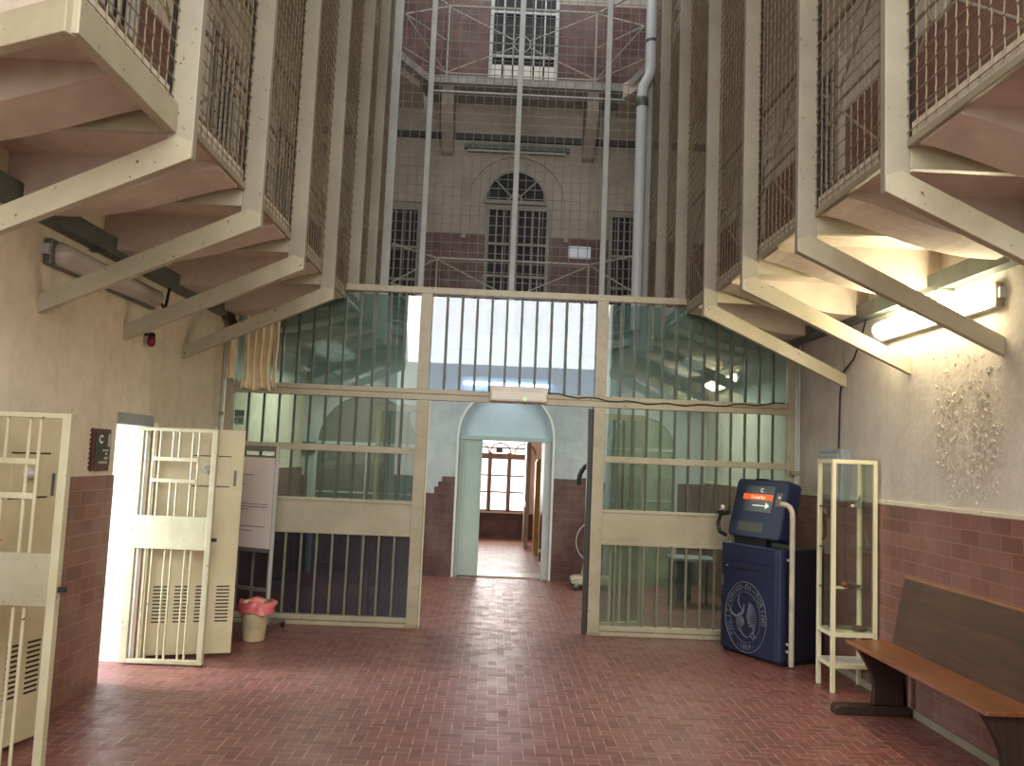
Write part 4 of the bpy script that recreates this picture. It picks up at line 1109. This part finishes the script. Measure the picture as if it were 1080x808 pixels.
# ------------------------------------------------------------------ machine half hidden by the right door post, table behind the glass
t = thing('wheeled_machine', 'cream based machine with thin hoop and dark ribbed arc behind the right door post', 'machine', (1.2, 10.75, 0))
MC = paint('machine_cream', (206,196,168), .45)
part(MB().prism([(1.04, .07), (1.04, .13), (1.10, .155), (1.55, .155), (1.55, .07)], 'y', 10.62, 10.95), 'base', MC, t, .01)
part(MB().prism([(1.17, .155), (1.36, .155), (1.44, 1.25), (1.34, 1.25)], 'y', 10.72, 10.84), 'column', MC, t, .01)
part(MB().tube([(1.32+.24*math.cos(a*PI/20), 10.68, .60+.26*math.sin(a*PI/20)) for a in range(40)], .007, 8, closed=True), 'hoop', GREYP, t)
pts = [(1.36+.27*math.cos(PI*.45+PI*.62*i/16), 10.68, 1.36+.26*math.sin(PI*.45+PI*.62*i/16)) for i in range(17)]
part(MB().tube(pts, [.026 if i % 2 else .032 for i in range(17)], 8), 'ribbed_arc', BLACK, t)
part(MB().tube([(1.10, 10.68, 1.385), (1.38, 10.76, 1.385)], .010, 8), 'crossbar', BLACK, t)
for x in (1.09, 1.48):
    for y in (10.60, 10.97): part(MB().lathe([(.0001, -.02), (.038, -.02), (.040, 0), (.038, .02), (.0001, .02)], (x, y, .040), 14, 'y'), 'wheel', STEEL, t)
t = thing('low_table', 'low grey table behind the glass right of the doorway', 'table', (2.33, 9.75, 0))
TG = paint('grey_table', (104,108,106), .5)
part(MB().box(2.08, 2.58, 9.55, 9.95, .53, .56), 'top', paint('pale_grey_top', (148,154,150), .5), t, .004)
for x in (2.10, 2.54):
    for y in (9.58, 9.90): part(MB().box(x, x+.025, y, y+.025, 0, .53), 'leg', TG, t)
part(MB().box(2.12, 2.30, 9.60, 9.9, .06, .50), 'side_cabinet', paint('dark_cabinet', (52,56,60), .5), t, .004)

# ------------------------------------------------------------------ light
wd = bpy.data.worlds.new('world'); S.world = wd; wd.use_nodes = True
bg = wd.node_tree.nodes['Background']; bg.inputs[0].default_value = (.95, .95, .97, 1); bg.inputs[1].default_value = .55
def area(name, loc, rot, sx, sy, power, c=(1,1,1)):
    l = bpy.data.lights.new(name, 'AREA'); l.shape = 'RECTANGLE'; l.size = sx; l.size_y = sy; l.energy = power; l.color = c
    o = bpy.data.objects.new(name, l); COL.objects.link(o); o.location = loc; o.rotation_euler = rot
    return o
area('skylight', (.15, 9.4, 9.5), (0, 0, 0), 2.4, 3.0, 75, (.92, .96, 1))
area('front_hall_fill', (.15, -1.2, 4.6), (math.radians(50), 0, 0), 4.2, 2.6, 260, (1.0, .97, .91))  # unseen fill added behind the camera to brighten walls and braces
area('hall_daylight', (.15, -3.6, 3.4), (math.radians(82), 0, 0), 5.0, 4.6, 150, (1.0, .95, .87))
area('far_window_light', (-.1, RY-.15, 1.4), (math.radians(-100), 0, 0), 1.6, 1.2, 45, (1, .97, .93))
area('cell_window_light', (WL-2.0, 6.0, 1.6), (0, math.radians(-80), 0), 0.9, 1.0, 150, (.88, .94, 1))
area('rear_hall_fill_left', (-1.9, 9.6, 2.75), (0, math.radians(-15), 0), .3, 1.6, 46, (.88, 1, .95))  # unseen fill added to brighten the hall behind the glass
area('rear_hall_fill_right', (2.2, 9.6, 2.75), (0, math.radians(15), 0), .3, 1.6, 46, (.88, 1, .92))  # matching added fill on the right, no fixture modelled

# ------------------------------------------------------------------ camera
p, r_, y_ = math.radians(5.206), math.radians(2.395), math.radians(.997)
f = Vector((math.sin(y_)*math.cos(p), math.cos(y_)*math.cos(p), math.sin(p)))
r0 = Vector((math.cos(y_), -math.sin(y_), 0)); u0 = r0.cross(f)
R0 = r0*math.cos(r_) + u0*math.sin(r_); U0 = u0*math.cos(r_) - r0*math.sin(r_)
cam = bpy.data.cameras.new('camera'); co = bpy.data.objects.new('camera', cam); COL.objects.link(co)
cam.sensor_fit = 'HORIZONTAL'; cam.sensor_width = 36; cam.lens = 880/1080*36; cam.clip_start = .05; cam.clip_end = 200
co.matrix_world = Matrix(((R0.x, U0.x, -f.x, 0), (R0.y, U0.y, -f.y, 0), (R0.z, U0.z, -f.z, 1.6), (0, 0, 0, 1)))
S.camera = co
S.view_settings.view_transform = 'Standard'
S.view_settings.exposure = 0.15
S.cycles.use_denoising = True
S.cycles.transparent_max_bounces = 24
S.cycles.max_bounces = 8
